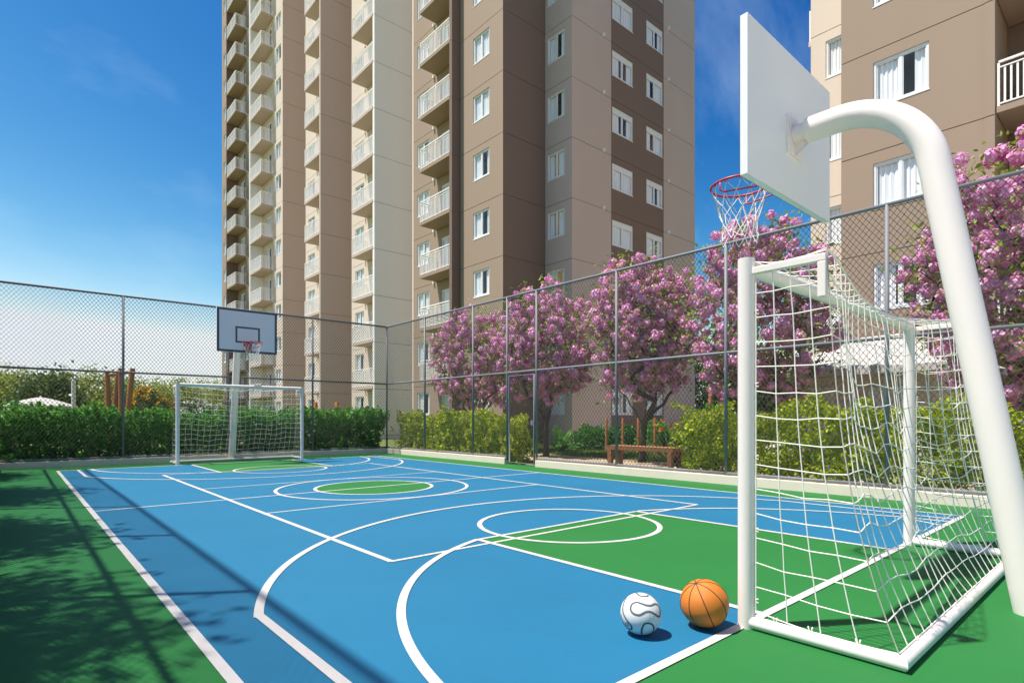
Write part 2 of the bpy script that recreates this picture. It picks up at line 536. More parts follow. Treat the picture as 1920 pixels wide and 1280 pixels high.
_post = MB(); _post.tube([(0, 0, 0.10), (0, 0, Z_TOP)], 0.030, 12)
_post_me = _post.mesh('post', True); _post_me.materials.append(M['fence'])

def fence(name, label, pts, skip=None, first=True, last=True):
    root = empty(name, (pts[0][0], pts[0][1], 0)); tag(root, label, 'fence', 'chain link fences round the court')
    ox, oy = pts[0]
    loc = [(x - ox, y - oy) for x, y in pts]
    for i, p in enumerate(loc):
        if (i == 0 and not first) or (i == len(loc) - 1 and not last): continue
        inst('post', _post_me, root, (p[0], p[1], 0))
    a, b = loc[0], loc[-1]
    for nm, z, r in (('top_rail', Z_TOP, 0.029), ('middle_rail', Z_MID, 0.026)):
        t = MB(); t.tube([(a[0], a[1], z), (b[0], b[1], z)], r, 12); t.build(nm, M['fence'], root, True)
    for i in range(len(loc) - 1):
        p, q = loc[i], loc[i + 1]
        add_wire(root, p, q, Z_MID, Z_TOP)
        if skip == i: continue
        t = MB(); t.tube([(p[0], p[1], 0.19), (q[0], q[1], 0.19)], 0.026, 8); t.build('bottom_rail', M['fence'], root, True)
        add_wire(root, p, q, Z_BOT, Z_MID)
    return root

fence('chain_link_fence', 'grey chain link fence behind the far goal, in front of the dark green hedge',
      [(FL, FY), (2.09, FY), (4.55, FY), (6.97, FY), (FX, FY)])
fence('chain_link_fence', 'grey chain link fence with a gate, in front of the pink flowering trees',
      [(FX, FY), (FX, 14.95), (FX, 12.50), (FX, GATE1), (FX, GATE0), (FX, 7.54), (FX, 5.10), (FX, 2.62), (FX, 0.15), (FX, -2.3)], skip=3, first=False)
fence('chain_link_fence', 'chain link fence casting rail shadows along the left sideline',
      [(FL, -2.3), (FL, 0.15), (FL, 2.60), (FL, 5.07), (FL, 7.52), (FL, 9.97), (FL, 12.42), (FL, 14.87), (FL, FY)], last=False)

gate = empty('gate', (FX, GATE0 + 0.06, 0)); tag(gate, 'narrow chain link gate between two fence posts, hedge beside it', 'gate')
gl_ = GATE1 - GATE0 - 0.12
t = MB()
t.tube([(0, 0.025, 0.05), (0, 0.025, 2.24), (0, gl_ - 0.025, 2.24), (0, gl_ - 0.025, 0.05)], 0.024, 10, closed=True)
t.build('gate_frame', M['fence'], gate, True)
add_wire(gate, (0, 0.04), (0, gl_ - 0.04), 0.07, 2.22)
t = MB(); t.box(-0.03, 0.03, 0.05, 0.12, 1.0, 1.12); t.build('latch', M['fence'], gate)

# ------------------------------------------------------------------ goals
def make_goal():
    """mouth faces +y; origin on the goal line in the middle of the mouth"""
    root = empty('football_goal')
    W, H, D, DT = 3.12, 2.01, 0.74, 0.42
    for s in (-1, 1):
        t = MB(); t.tube([(s * W / 2, 0, 0.0), (s * W / 2, 0, H + 0.045)], 0.045, 24)
        smooth_angle(t.build('post', M['white_metal'], root))
    t = MB(); t.tube([(-W / 2 + 0.03, 0, H), (W / 2 - 0.03, 0, H)], 0.045, 24); smooth_angle(t.build('crossbar', M['white_metal'], root))
    for s in (-1, 1):
        x = s * W / 2
        t = MB()
        t.box(x - 0.02, x + 0.02, -DT, -0.03, H - 0.05, H - 0.012)
        t.box(x - 0.02, x + 0.02, -DT, -DT + 0.04, H - 0.23, H - 0.0505)
        t.build('net_arm', M['white_metal'], root, bevel=0.004)
    t = MB(); rb, nb = 0.035, 20
    ca = [math.cos(2 * math.pi * k / nb) for k in range(nb)]; sa_ = [math.sin(2 * math.pi * k / nb) for k in range(nb)]
    for (cx_, cy_, ox_, oy_) in ((-W / 2, -0.03, 1, 0), (-W / 2, -D, 1, 1), (W / 2, -D, -1, 1), (W / 2, -0.03, -1, 0)):
        for k in range(nb): t.v.append((cx_ - ox_ * rb * ca[k], cy_ - oy_ * rb * ca[k], rb + 0.001 + rb * sa_[k]))
    for q in range(3):
        for k in range(nb):
            k2 = (k + 1) % nb; t.f.append((q * nb + k, (q + 1) * nb + k, (q + 1) * nb + k2, q * nb + k2))
    smooth_angle(t.build('base_frame', M['white_metal'], root), 35)
    # ---- net
    rg = np.random.default_rng(21)
    NX, NZ, NS, NT = 22, 14, 4, 4
    r0 = 0.0034
    def rope(u):                       # rear top rope, u 0..1 across, hangs between the two arms
        sag = math.sin(math.pi * u) ** 1.25
        return Vector((-W / 2 + W * u, -DT + 0.17 * sag, H + 0.005 - 0.12 * sag))
    back = [[None] * (NZ + 1) for _ in range(NX + 1)]
    ph = rg.uniform(0, 6.28, 8)
    for i in range(NX + 1):
        u = i / NX; tp = rope(u); bt = Vector((-W / 2 + W * u, -D + 0.01, 0.075))
        for j in range(NZ + 1):
            v = j / NZ                 # 0 top, 1 bottom
            p = tp.lerp(bt, v); p.y = tp.y + (bt.y - tp.y) * (0.25 * v + 0.75 * v ** 2.6)
            env = math.sin(math.pi * v) ** 0.8
            edge = min(1.0, 6 * min(u, 1 - u) + 0.12)
            p.y += env * edge * (0.036 * math.sin(7 * u * 2 + ph[0] + 2.2 * v) + 0.022 * math.sin(17 * u + ph[1] - 3 * v) + 0.01)
            p.z += env * edge * (0.024 * math.sin(23 * u + ph[2] + 2.6 * v) + 0.014 * math.sin(41 * u + ph[3] + 1.7 * j) + rg.normal(0, 0.006)) - 0.02 * env
            p.x += env * edge * (0.012 * math.sin(5 * v * 2 + ph[4] + 4 * u) + rg.normal(0, 0.003))
            back[i][j] = p
    def strands(rows, name, skip_edges=()):
        b = MB()
        for row in rows:
            b.tube(row, r0, 5, cap=False)
        return b.build(name, M['net'], root, True)
    rows = [back[i] for i in range(NX + 1)] + [[back[i][j] for i in range(NX + 1)] for j in range(NZ + 1)]
    strands(rows, 'back_net')
    # top net drapes from crossbar to rear rope
    rows = []
    topg = [[None] * (NT + 1) for _ in range(NX + 1)]
    for i in range(NX + 1):
        u = i / NX; a = Vector((-W / 2 + W * u, -0.045, H + 0.02)); c = rope(u)
        for k in range(NT + 1):
            w_ = k / NT; p = a.lerp(c, w_)
            p.z -= 0.035 * math.sin(math.pi * w_) * (0.4 + 0.6 * math.sin(math.pi * u)) + 0.012 * math.sin(19 * u + k)
            if 0 < i < NX: p.x += rg.normal(0, 0.007)
            topg[i][k] = p
    rows = [topg[i] for i in range(NX + 1)] + [[topg[i][k] for i in range(NX + 1)] for k in range(NT + 1)]
    strands(rows, 'top_net')
    for s, col in ((-1, back[0]), (1, back[NX])):
        x = s * W / 2
        grid = [[None] * (NZ + 1) for _ in range(NS + 1)]
        for k in range(NS + 1):
            w_ = k / NS
            for j in range(NZ + 1):
                v = j / NZ
                a = Vector((x, -0.055, H - 0.02 - (H - 0.12) * v)); c = col[j]
                p = a.lerp(c, w_)
                env = math.sin(math.pi * v) * math.sin(math.pi * min(1, w_ * 1.0))
                p.x += -s * env * 0.03 + (rg.normal(0, 0.004) if 0 < k < NS else 0)
                p.z += -0.014 * math.sin(math.pi * w_) * (0.3 + v) + (rg.normal(0, 0.004) if 0 < k else 0)
                if k == NS: p = c
                grid[k][j] = p
        rows = [grid[k] for k in range(NS + 1)] + [[grid[k][j] for k in range(NS + 1)] for j in range(NZ + 1)]
        strands(rows, 'side_net')
    # clips that tie the net to the frame
    cl = MB()
    cl.tube([(-0.011, 0, 0.028), (-0.004, 0, 0.0), (0.004, 0, 0.0), (0.011, 0, 0.028)], 0.0034, 6)
    cme = cl.mesh('net_clip', True); cme.materials.append(M['white_metal'])
    for i in range(1, 12):
        inst('net_clip', cme, root, (-W / 2 + W * i / 12, -D, 0.066))
    for s in (-1, 1):
        for y in (-0.16, -0.34, -0.56):
            inst('net_clip', cme, root, (s * W / 2, y, 0.066), R(90))
        for z in (0.16, 0.55, 0.95, 1.35, 1.75):
            o = inst('net_clip', cme, root, (s * W / 2, -0.042, z)); o.rotation_euler = (R(90), R(90), 0)
    return root

GX = 4.645
goal = make_goal()
goal.location = (GX, 1.53, 0); tag(goal, 'large white goal with white net close by, right of the two balls', 'goal')
goal2 = copy_tree(goal)
goal2.location = (GX, mirror(1.53) + 0.12, 0); goal2.rotation_euler = (0, 0, math.pi)
tag(goal2, 'small distant white goal with white net in front of the dark hedge', 'goal')

# ------------------------------------------------------------------ basketball hoops
def make_hoop():
    """origin at pole base, board and rim lie towards +y"""
    root = empty('basketball_hoop')
    # pole: leaning shaft, bend, level arm
    Zs = 2.86; lean = 0.170
    pts = [(0, lean * z, z) for z in np.linspace(0, Zs, 9)]
    a0 = math.atan2(1, lean)
    rad = 0.60
    c = Vector((0, lean * Zs + rad * math.sin(a0), Zs - rad * math.cos(a0)))
    for i in range(1, 19):
        a = a0 * (1 - i / 18)
        pts.append((0, c.y - rad * math.sin(a), c.z + rad * math.cos(a)))
    yend = pts[-1][1]; ztop = pts[-1][2]
    pts += [(0, yend + 0.10, ztop), (0, yend + 0.20, ztop)]
    t = MB(); t.tube(pts, 0.091, 32, up=(1, 0, 0)); pole = smooth_angle(t.build('pole', M['white_metal'], root), 60)
    YB = 1.385                                                   # back of the board
    t = MB(); t.tube([(0, yend + 0.05, ztop), (0, YB - 0.015, ztop)], 0.070, 28); smooth_angle(t.build('arm', M['white_metal'], root), 60)
    t = MB(); t.box(-0.13, 0.13, YB - 0.014, YB, ztop - 0.17, ztop + 0.12)
    n = len(t.v)
    t.poly([(-0.006, YB - 0.014, ztop - 0.06), (-0.006, YB - 0.014, ztop - 0.165), (-0.006, YB - 0.15, ztop - 0.066)])
    t.poly([(0.006, YB - 0.014, ztop - 0.06), (0.006, YB - 0.15, ztop - 0.066), (0.006, YB - 0.014, ztop - 0.165)])
    t.build('bracket', M['white_metal'], root)
    BW, B0, B1, TH = 1.48, 2.86, 3.975, 0.055
    t = MB(); t.box(-BW / 2, BW / 2, YB, YB + TH, B0, B1); bd = t.build('backboard', M['board'], root, bevel=0.003)
    yf = YB + TH
    t = MB(); t.box(-BW / 2 + 0.004, BW / 2 - 0.004, yf, yf + 0.0015, B0 + 0.004, B1 - 0.004); t.build('face_sheet', M['board_face'], bd)
    def border(name, x0, x1, z0, z1, w, y):
        b = MB()
        b.box(x0, x1, y, y + 0.003, z0, z0 + w); b.box(x0, x1, y, y + 0.003, z1 - w, z1)
        b.box(x0, x0 + w, y, y + 0.003, z0 + w, z1 - w); b.box(x1 - w, x1, y, y + 0.003, z0 + w, z1 - w)
        b.build(name, M['board_line'], bd)
    border('painted_border', -BW / 2 + 0.002, BW / 2 - 0.002, B0 + 0.002, B1 - 0.002, 0.058, yf + 0.001)
    border('painted_square', -0.30, 0.30, 3.11, 3.53, 0.045, yf + 0.001)
    # rim
    RZ, RR = 3.10, 0.228
    ry = yf + 0.15 + RR
    t = MB(); t.tube([(RR * math.cos(a), ry + RR * math.sin(a), RZ) for a in np.linspace(0, 2 * math.pi, 49)[:-1]], 0.010, 10, closed=True)
    rim = t.build('rim', M['rim'], root, True)
    t = MB(); t.box(-0.10, 0.10, yf + 0.0055, yf + 0.016, RZ - 0.20, RZ + 0.03); t.box(-0.05, 0.05, yf + 0.016, yf + 0.15, RZ - 0.014, RZ + 0.014)
    t.build('rim_plate', M['rim'], rim)
    for s in (-1, 1):
        t = MB()
        a = R(90 - s * 62)
        px_, py_ = RR * math.cos(a) * 0.98, ry + RR * math.sin(a) * 0.5
        px_ = s * math.sqrt(max(0, RR ** 2 - (py_ - ry) ** 2))
        t.tube([(px_, py_, RZ), (px_, py_, RZ - 0.075), (px_ * 0.9, py_ - 0.03, RZ - 0.09), (s * 0.09, yf + 0.012, RZ - 0.10)], 0.007, 8)
        t.build('rim_brace', M['rim'], rim, True)
    # hoop net
    NL = 12; t = MB(); rows = 6; rgn = random.Random(5)
    lev = [(RR * 0.99, RZ - 0.012), (0.205, RZ - 0.10), (0.170, RZ - 0.20), (0.140, RZ - 0.30), (0.135, RZ - 0.39), (0.150, RZ - 0.47)]
    def node(i, k):
        r_, z_ = lev[k]; a = 2 * math.pi * (i + 0.5 * (k % 2)) / NL + (k * 0.05)
        j = 0.012 if k else 0.0
        rj = random.Random(i % NL * 17 + k)
        return Vector((r_ * math.cos(a) + rj.uniform(-j, j), ry + r_ * math.sin(a) + rj.uniform(-j, j), z_ + rj.uniform(-j, j) * 1.5))
    for i in range(NL):
        for k in range(rows - 1):
            for d in ((0, -1) if k % 2 == 0 else (0, 1)):
                p, q = node(i, k), node((i + d) % NL, k + 1)
                mid = (p + q) / 2; mid.z -= 0.006
                t.tube([p, mid, q], 0.0032, 5, cap=False)
    t.build('hoop_net', M['bnet'], root, True)
    hk = MB(); hk.tube([(-0.012, 0, 0), (-0.008, 0, -0.018), (0.008, 0, -0.018), (0.012, 0, 0)], 0.003, 5)
    hme = hk.mesh('net_hook', True); hme.materials.append(M['rim'])
    for i in range(NL):
        a = 2 * math.pi * i / NL
        inst('net_hook', hme, rim, (RR * math.cos(a), ry + RR * math.sin(a), RZ - 0.006), a + R(90))
    return root

hoop = make_hoop()
hoop.location = (4.56, 0.50, 0); tag(hoop, 'basketball hoop nearby seen from behind, on a thick white bent pole', 'hoop')
hoop2 = copy_tree(hoop)
hoop2.location = (4.58, mirror(0.50) - 0.02, 0); hoop2.rotation_euler = (0, 0, math.pi)
tag(hoop2, 'distant basketball hoop with dark bordered board above the far goal', 'hoop')

# ------------------------------------------------------------------ balls
def uv_sphere(r, nu=64, nv=40):
    b = MB()
    for j in range(nv + 1):
        th = math.pi * j / nv
        for i in range(nu):
            a = 2 * math.pi * i / nu
            b.v.append((r * math.sin(th) * math.cos(a), r * math.sin(th) * math.sin(a), r * math.cos(th)))
    for j in range(nv):
        for i in range(nu):
            i2 = (i + 1) % nu
            b.f.append((j * nu + i, (j + 1) * nu + i, (j + 1) * nu + i2, j * nu + i2))
    return b

def facing_basis(c):
    v = (Vector((0, 0, CAM_H)) - Vector(c)).normalized()
    right = Vector((0, 0, 1)).cross(v).normalized()
    up = v.cross(right)
    return right, up, v

def ribbon(b, pts, w, r, closed=False):
    """flat band of width w hugging a sphere of radius r, through unit vectors pts"""
    n = len(pts); L_, R_ = [], []
    for i, p in enumerate(pts):
        a = pts[(i - 1) % n] if closed or i else p
        c = pts[(i + 1) % n] if closed or i < n - 1 else p
        s = (c - a).cross(p).normalized()
        L_.append((p + s * (w / 2 / r)).normalized() * r); R_.append((p - s * (w / 2 / r)).normalized() * r)
    base = len(b.v)
    for p, q in zip(L_, R_): b.v += [tuple(p), tuple(q)]
    for i in range(n if closed else n - 1):
        j = (i + 1) % n
        b.f.append((base + 2 * i, base + 2 * j, base + 2 * j + 1, base + 2 * i + 1))

def catmull(pts, closed, sub=6):
    n = len(pts); out = []
    for i in range(n if closed else n - 1):
        g_ = lambda k: Vector(pts[k % n]) if closed else Vector(pts[max(0, min(n - 1, k))])
        p0, p1, p2, p3 = g_(i - 1), g_(i), g_(i + 1), g_(i + 2)
        for s in range(sub):
            t_ = s / sub
            out.append(0.5 * ((2 * p1) + (p2 - p0) * t_ + (2 * p0 - 5 * p1 + 4 * p2 - p3) * t_ ** 2 + (3 * p1 - p0 - 3 * p2 + p3) * t_ ** 3))
    if not closed: out.append(Vector(pts[-1]))
    return out

M['ball_white'] = paint('ball_white', (0.70, 0.69, 0.68), 0.4, 0.02, 20, 0.03, 300)
M['ball_black'] = paint('ball_dark_band', (0.13, 0.13, 0.135), 0.9, 0.05, 20, spec=0.05)
M['ball_seam'] = paint('ball_seam', (0.42, 0.42, 0.42), 0.6, 0.05, 20)
M['ball_orange'] = paint('ball_orange', (0.66, 0.19, 0.016), 0.55, 0.05, 8, 0.35, 420)
M['ball_groove'] = paint('ball_groove', (0.03, 0.018, 0.015), 0.6, 0.05, 20)

SR = 0.108; sc = (2.545, 1.85, SR + 0.006)
sb = tag(uv_sphere(SR).build('football', M['ball_white'], smooth=True, loc=sc), 'white football with dark curved bands, on the blue floor', 'ball')
rt, up_, vw = facing_basis(sc)
def disc_pt(x, y, flip=1):
    x, y = (x - 450) / 292.0, -(y - 670) / 300.0
    d2 = x * x + y * y
    if d2 > 0.985:
        k = math.sqrt(0.985 / d2); x *= k; y *= k; d2 = 0.985
    z = math.sqrt(1 - d2)
    return rt * (x * flip) + up_ * y + vw * (z * flip)
curves = [
    ([(310,600),(330,548),(390,520),(450,530),(520,550),(590,550),(640,525),(690,535),(718,590),(722,650),(708,692),(680,690),(640,662),(580,637),(520,645),(470,675),(420,695),(350,680),(315,640)], True),
    ([(462,955),(465,885),(500,812),(560,795),(612,815),(630,870),(600,930),(560,955)], False),
    ([(262,440),(215,530),(197,620),(212,700),(262,780),(312,840),(325,890),(290,900),(232,862),(195,790),(172,700)], False),
    ([(384,382),(420,415),(480,430),(540,420),(556,404)], False)]
for fl in (1, -1):
    for c_, cl_ in curves:
        b = MB(); ribbon(b, [p.normalized() for p in catmull([disc_pt(x, y, fl) for x, y in c_], cl_)], 0.0098, SR + 0.0012, cl_)
        b.build('band', M['ball_black'], sb)
    for c_ in ([(215, 640), (258, 628), (302, 622)], [(575, 645), (574, 720), (574, 795)], [(520, 545), (515, 480), (500, 432)]):
        b = MB(); ribbon(b, [p.normalized() for p in catmull([disc_pt(x, y, fl) for x, y in c_], False)], 0.0016, SR + 0.0005)
        b.build('seam', M['ball_seam'], sb)
b = MB()
for rr in (14, 24):
    ribbon(b, [disc_pt(258 + rr * math.cos(a), 832 + rr * 1.2 * math.sin(a)).normalized() for a in np.linspace(0, 6.283, 17)[:-1]], 0.0022, SR + 0.0006, True)
b.build('emblem', M['ball_black'], sb)

BR = 0.130; bc = (2.90, 1.68, BR + 0.006)
bb = tag(uv_sphere(BR).build('basketball', M['ball_orange'], smooth=True, loc=bc), 'orange basketball with black seams beside the near goal post', 'ball')
rt2, up2, vw2 = facing_basis(bc)
pole_v = (rt2 * -0.34 + up2 * 0.76 + vw2 * 0.55).normalized()
e1 = (rt2 - pole_v * rt2.dot(pole_v)).normalized(); e2 = pole_v.cross(e1)
for k in range(4):
    a = math.pi * k / 4 + 0.22
    d = e1 * math.cos(a) + e2 * math.sin(a)
    b = MB(); b.tube([(pole_v * math.cos(t_) + d * math.sin(t_)) * (BR - 0.0002) for t_ in np.linspace(0, 2 * math.pi, 97)[:-1]], 0.0026, 6, closed=True)
    b.build('seam', M['ball_groove'], bb, True)

# ------------------------------------------------------------------ buildings
FH, J0 = 2.80, 0.14               # storey height, height of the first joint
SILL, HEAD = 1.22, 2.47
_pm = {}

def panel_mesh(L, openings, mat, key, H=FH):
    """one storey of rendered wall: local x along it, +y into the wall, openings (s0, s1, z0, z1)"""
    k_ = (key, round(L, 3), tuple(openings), round(H, 2))
    if k_ in _pm: return _pm[k_]
    T = 0.22; G = 0.012
    b = MB(); z0, z1 = G, H - G
    ss = sorted({0.0, L} | {o[0] for o in openings} | {o[1] for o in openings})
    zs = sorted({z0, z1} | {o[2] for o in openings} | {o[3] for o in openings})
    def hole(a, c):
        return any(o[0] < a < o[1] and o[2] < c < o[3] for o in openings)
    for i in range(len(ss) - 1):
        for j in range(len(zs) - 1):
            a0, a1, c0, c1 = ss[i], ss[i + 1], zs[j], zs[j + 1]
            if hole((a0 + a1) / 2, (c0 + c1) / 2): continue
            b.poly([(a0, 0, c0), (a1, 0, c0), (a1, 0, c1), (a0, 0, c1)])
            b.poly([(a0, T, c0), (a0, T, c1), (a1, T, c1), (a1, T, c0)])
    for s0, s1, c0, c1 in list(openings):
        b.poly([(s0, 0, c0), (s0, T, c0), (s1, T, c0), (s1, 0, c0)])
        b.poly([(s0, 0, c1), (s1, 0, c1), (s1, T, c1), (s0, T, c1)])
        b.poly([(s0, 0, c0), (s0, 0, c1), (s0, T, c1), (s0, T, c0)])
        b.poly([(s1, 0, c0), (s1, T, c0), (s1, T, c1), (s1, 0, c1)])
    b.poly([(0, 0, z0), (0, T, z0), (L, T, z0), (L, 0, z0)])
    b.poly([(0, 0, z1), (L, 0, z1), (L, T, z1), (0, T, z1)])
    b.poly([(0, 0, z0), (0, 0, z1), (0, T, z1), (0, T, z0)])
    b.poly([(L, 0, z0), (L, T, z0), (L, T, z1), (L, 0, z1)])
    nf = len(b.f)
    b.box(0.003, L - 0.003, 0.018, T, -G, G)        # recessed joint under the panel
    me = b.mesh('facade_panel'); me.materials.append(mat); me.materials.append(M['joint'])
    for i in range(nf, len(b.f)): me.polygons[i].material_index = 1
    _pm[k_] = me
    return me

def wavy(b, x0, x1, y, z0, z1, amp, n, ph):
    pr = None
    for i in range(n + 1):
        x = x0 + (x1 - x0) * i / n; yy = y + amp * math.sin(i * 1.25 + ph) + amp * 0.4 * math.sin(i * 2.7 + ph)
        if pr: b.poly([(pr[0], pr[1], z0), (x, yy, z0), (x, yy, z1), (pr[0], pr[1], z1)])
        pr = (x, yy)

_wmesh = {}
def window_meshes(w, h, variant, shutter):
    k_ = (round(w, 2), round(h, 2), variant, shutter)
    if k_ in _wmesh: return _wmesh[k_]
    rv = random.Random(hash((round(w * 100), round(h * 100), variant)) & 0xffff)
    f = MB(); fw = 0.065; y0, y1 = 0.03, 0.10
    f.box(0, w, y0, y1, 0, fw); f.box(0, w, y0, y1, h - fw, h)
    f.box(0, fw, y0, y1, fw, h - fw); f.box(w - fw, w, y0, y1, fw, h - fw)
    top = h - fw
    if shutter:
        f.box(fw, w - fw, y0 + 0.012, y1, h - fw - 0.19, h - fw); top = h - fw - 0.19
    f.box(w / 2 - 0.035, w / 2 + 0.035, y0 + 0.008, y1 - 0.01, fw, top)
    for a, c in ((fw, w / 2 - 0.035), (w / 2 + 0.035, w - fw)):
        s = 0.028; yy = (y0 + 0.02, y1 - 0.012)
        f.box(a, a + s, *yy, fw, top); f.box(c - s, c, *yy, fw, top); f.box(a + s, c - s, *yy, fw, fw + s); f.box(a + s, c - s, *yy, top - s, top)
    f.box(-0.02, w + 0.02, -0.012, y0, -0.03, 0.0)     # sill
    fm = f.mesh('window'); fm.materials.append(M['frame'])
    panes = []
    for a, c in ((fw + 0.01, w / 2 - 0.02), (w / 2 + 0.02, w - fw - 0.01)):
        g_ = MB(); g_.poly([(a, 0.070, fw), (c, 0.070, fw), (c, 0.070, top), (a, 0.070, top)])
        gm = g_.mesh('pane'); gm.materials.append(M['glass']); panes.append(gm)
    cm = MB(); ph = rv.uniform(0, 6)
    lay = variant % 4
    if lay == 0:
        wavy(cm, 0.02, w * 0.40, 0.125, 0.0, h, 0.016, 22, ph); wavy(cm, w * 0.76, w - 0.02, 0.125, 0.0, h, 0.016, 16, ph + 1)
    elif lay == 1:
        wavy(cm, 0.02, w * 0.47, 0.125, 0.0, h, 0.016, 24, ph); wavy(cm, w * 0.74, w - 0.02, 0.125, 0.0, h, 0.016, 10, ph + 1)
    elif lay == 2:
        wavy(cm, 0.02, w - 0.02, 0.125, 0.0, h, 0.016, 46, ph)
    else:
        wavy(cm, 0.02, w * 0.34, 0.125, 0.0, h, 0.016, 14, ph); wavy(cm, w * 0.56, w - 0.02, 0.125, 0.0, h, 0.016, 26, ph + 2)
    cu = cm.mesh('curtain'); cu.materials.append(M['curtain'])
    rm = MB()
    x0, x1, ya, yb, c0, c1 = -0.12, w + 0.12, 0.226, 1.25, -0.3, h + 0.12
    rm.poly([(x0, yb, c0), (x1, yb, c0), (x1, yb, c1), (x0, yb, c1)])
    rm.poly([(x0, ya, c0), (x0, yb, c0), (x0, yb, c1), (x0, ya, c1)])
    rm.poly([(x1, ya, c0), (x1, ya, c1), (x1, yb, c1), (x1, yb, c0)])
    rm.poly([(x0, ya, c0), (x1, ya, c0), (x1, yb, c0), (x0, yb, c0)])
    rm.poly([(x0, ya, c1), (x0, yb, c1), (x1, yb, c1), (x1, ya, c1)])
    rme = rm.mesh('room'); rme.materials.append(M['room'])
    _wmesh[k_] = (fm, panes, cu, rme)
    return _wmesh[k_]

_lamp = MB(); _lamp.box(-0.11, 0.11, -0.11, 0.11, 0, 0.2); _lamp_me = _lamp.mesh('lamp'); _lamp_me.materials.append(M['lamp'])
def put_window(parent, org, rz, s0, z0, w, h, variant, shutter=False, name='window', lit=False):
    fm, panes, cu, rme = window_meshes(w, h, variant, shutter)
    c, s = math.cos(rz), math.sin(rz)
    o = inst(name, fm, parent, (org[0] + c * s0, org[1] + s * s0, z0), rz)
    for p in panes: inst('pane', p, o)
    inst('curtain', cu, o); inst('room', rme, o)
    if lit: inst('ceiling_lamp', _lamp_me, o, (w * 0.3, 0.9, h - 0.25))
    return o

class Face:
    """a straight piece of facade: starts at (x, y), runs L metres in direction rz, wall on its left side"""
    def __init__(self, bld, x, y, rz, L, mat, key):
        self.b, self.o, self.rz, self.L, self.mat, self.key = bld, (x, y), rz, L, mat, key
    def storeys(self, k0, k1, openings=(), top=18):
        for k in range(k0, k1):
            me = panel_mesh(self.L, tuple(openings), self.mat, self.key)
            inst('facade_panel', me, self.b, (self.o[0], self.o[1], J0 + k * FH), self.rz)
        if top > k1:
            b = MB(); b.box(0, self.L, 0, 0.22, J0 + k1 * FH, J0 + top * FH)
            o = b.build('upper_wall', self.mat, self.b, loc=(self.o[0], self.o[1], 0)); o.rotation_euler = (0, 0, self.rz)
        b = MB(); b.box(0, self.L, 0.0, 0.22, -0.3, J0 + k0 * FH - 0.013)
        o = b.build('plinth', self.mat, self.b, loc=(self.o[0], self.o[1], 0)); o.rotation_euler = (0, 0, self.rz)
    def windows(self, k0, k1, s0, w, shutter=False, dz=0.0, h=HEAD - SILL, lit=(), seed=0, z=SILL):
        for k in range(k0, k1):
            put_window(self.b, self.o, self.rz, s0, J0 + k * FH + z, w, h, (k * 7 + seed * 3 + (k * k) % 5) % 4, shutter, lit=k in lit)
    def doors(self, k0, k1, s0, w):
        for k in range(k0, k1):
            put_window(self.b, self.o, self.rz, s0, J0 + k * FH + 0.17, w, 2.12, (k * 5) % 4, False, 'balcony_door')

NORTHWARD = R(-90)    # face looking to -X: runs from high Y to low Y, local +y points to +X
EASTWARD = 0.0        # face looking to -Y: runs from low X to high X, local +y points to +Y

_bal = {}
def balcony_meshes(D, L, end):
    """local: x from wall outwards negative, y along; end: which ends carry a return railing (-1 near, 1 far)"""
    k_ = (round(D, 2), round(L, 2), end)
    if k_ in _bal: return _bal[k_]
    s = MB(); s.box(-D, 0, 0, L, 0, 0.15)
    sm = s.mesh('balcony'); 
    r = MB(); t_ = 0.022; xo = -D + 0.035
    def run(p, q):
        dx, dy = q[0] - p[0], q[1] - p[1]; n = math.hypot(dx, dy)
        def bar(z0, z1, w_):
            if abs(dx) < 1e-6: r.box(p[0] - w_, p[0] + w_, min(p[1], q[1]), max(p[1], q[1]), z0, z1)
            else: r.box(min(p[0], q[0]), max(p[0], q[0]), p[1] - w_, p[1] + w_, z0, z1)
        bar(1.20, 1.25, 0.028); bar(1.08, 1.11, 0.018); bar(0.20, 0.235, 0.018)
        m = int(n / 0.115)
        for i in range(1, m):
            x, y = p[0] + dx * i / m, p[1] + dy * i / m
            big = i == m // 2
            wa, wt = (0.026, 0.022) if big else (0.021, 0.006)      # flat bars, broad side outwards
            wx, wy = (wt, wa) if abs(dx) < 1e-6 else (wa, wt)
            r.box(x - wx, x + wx, y - wy, y + wy, 0.15 if big else 0.235, 1.20 if big else 1.08)
    ya, yb = 0.035, L - 0.035
    run((xo, ya), (xo, yb))
    if end in (-1,): run((xo, ya), (-0.01, ya))
    if end in (1,): run((xo, yb), (-0.01, yb))
    for y in (ya, yb): r.box(xo - 0.024, xo + 0.024, y - 0.024, y + 0.024, 0.15, 1.20)
    rm = r.mesh('railing'); rm.materials.append(M['rail'])
    _bal[k_] = (sm, rm)
    return _bal[k_]

def balconies(bld, xw, y0, L, D, k0, k1, end, mat):
    sm, rm = balcony_meshes(D, L, end)
    me = sm.copy(); me.materials.clear(); me.materials.append(mat)
    for k in range(k0, k1):
        o = inst('balcony', me, bld, (xw - 0.004, y0, J0 + k * FH + 0.02))
        inst('railing', rm, o)

_wl = MB(); _wl.box(-0.10, 0, -0.055, 0.055, 0, 0.15); _wl_me = _wl.mesh('wall_light'); _wl_me.materials.append(M['frame'])
def wall_lights(bld, x, y, k0, k1, rz, dz):
    for k in range(k0, k1):
        inst('wall_light', _wl_me, bld, (x, y, J0 + k * FH + dz), rz)

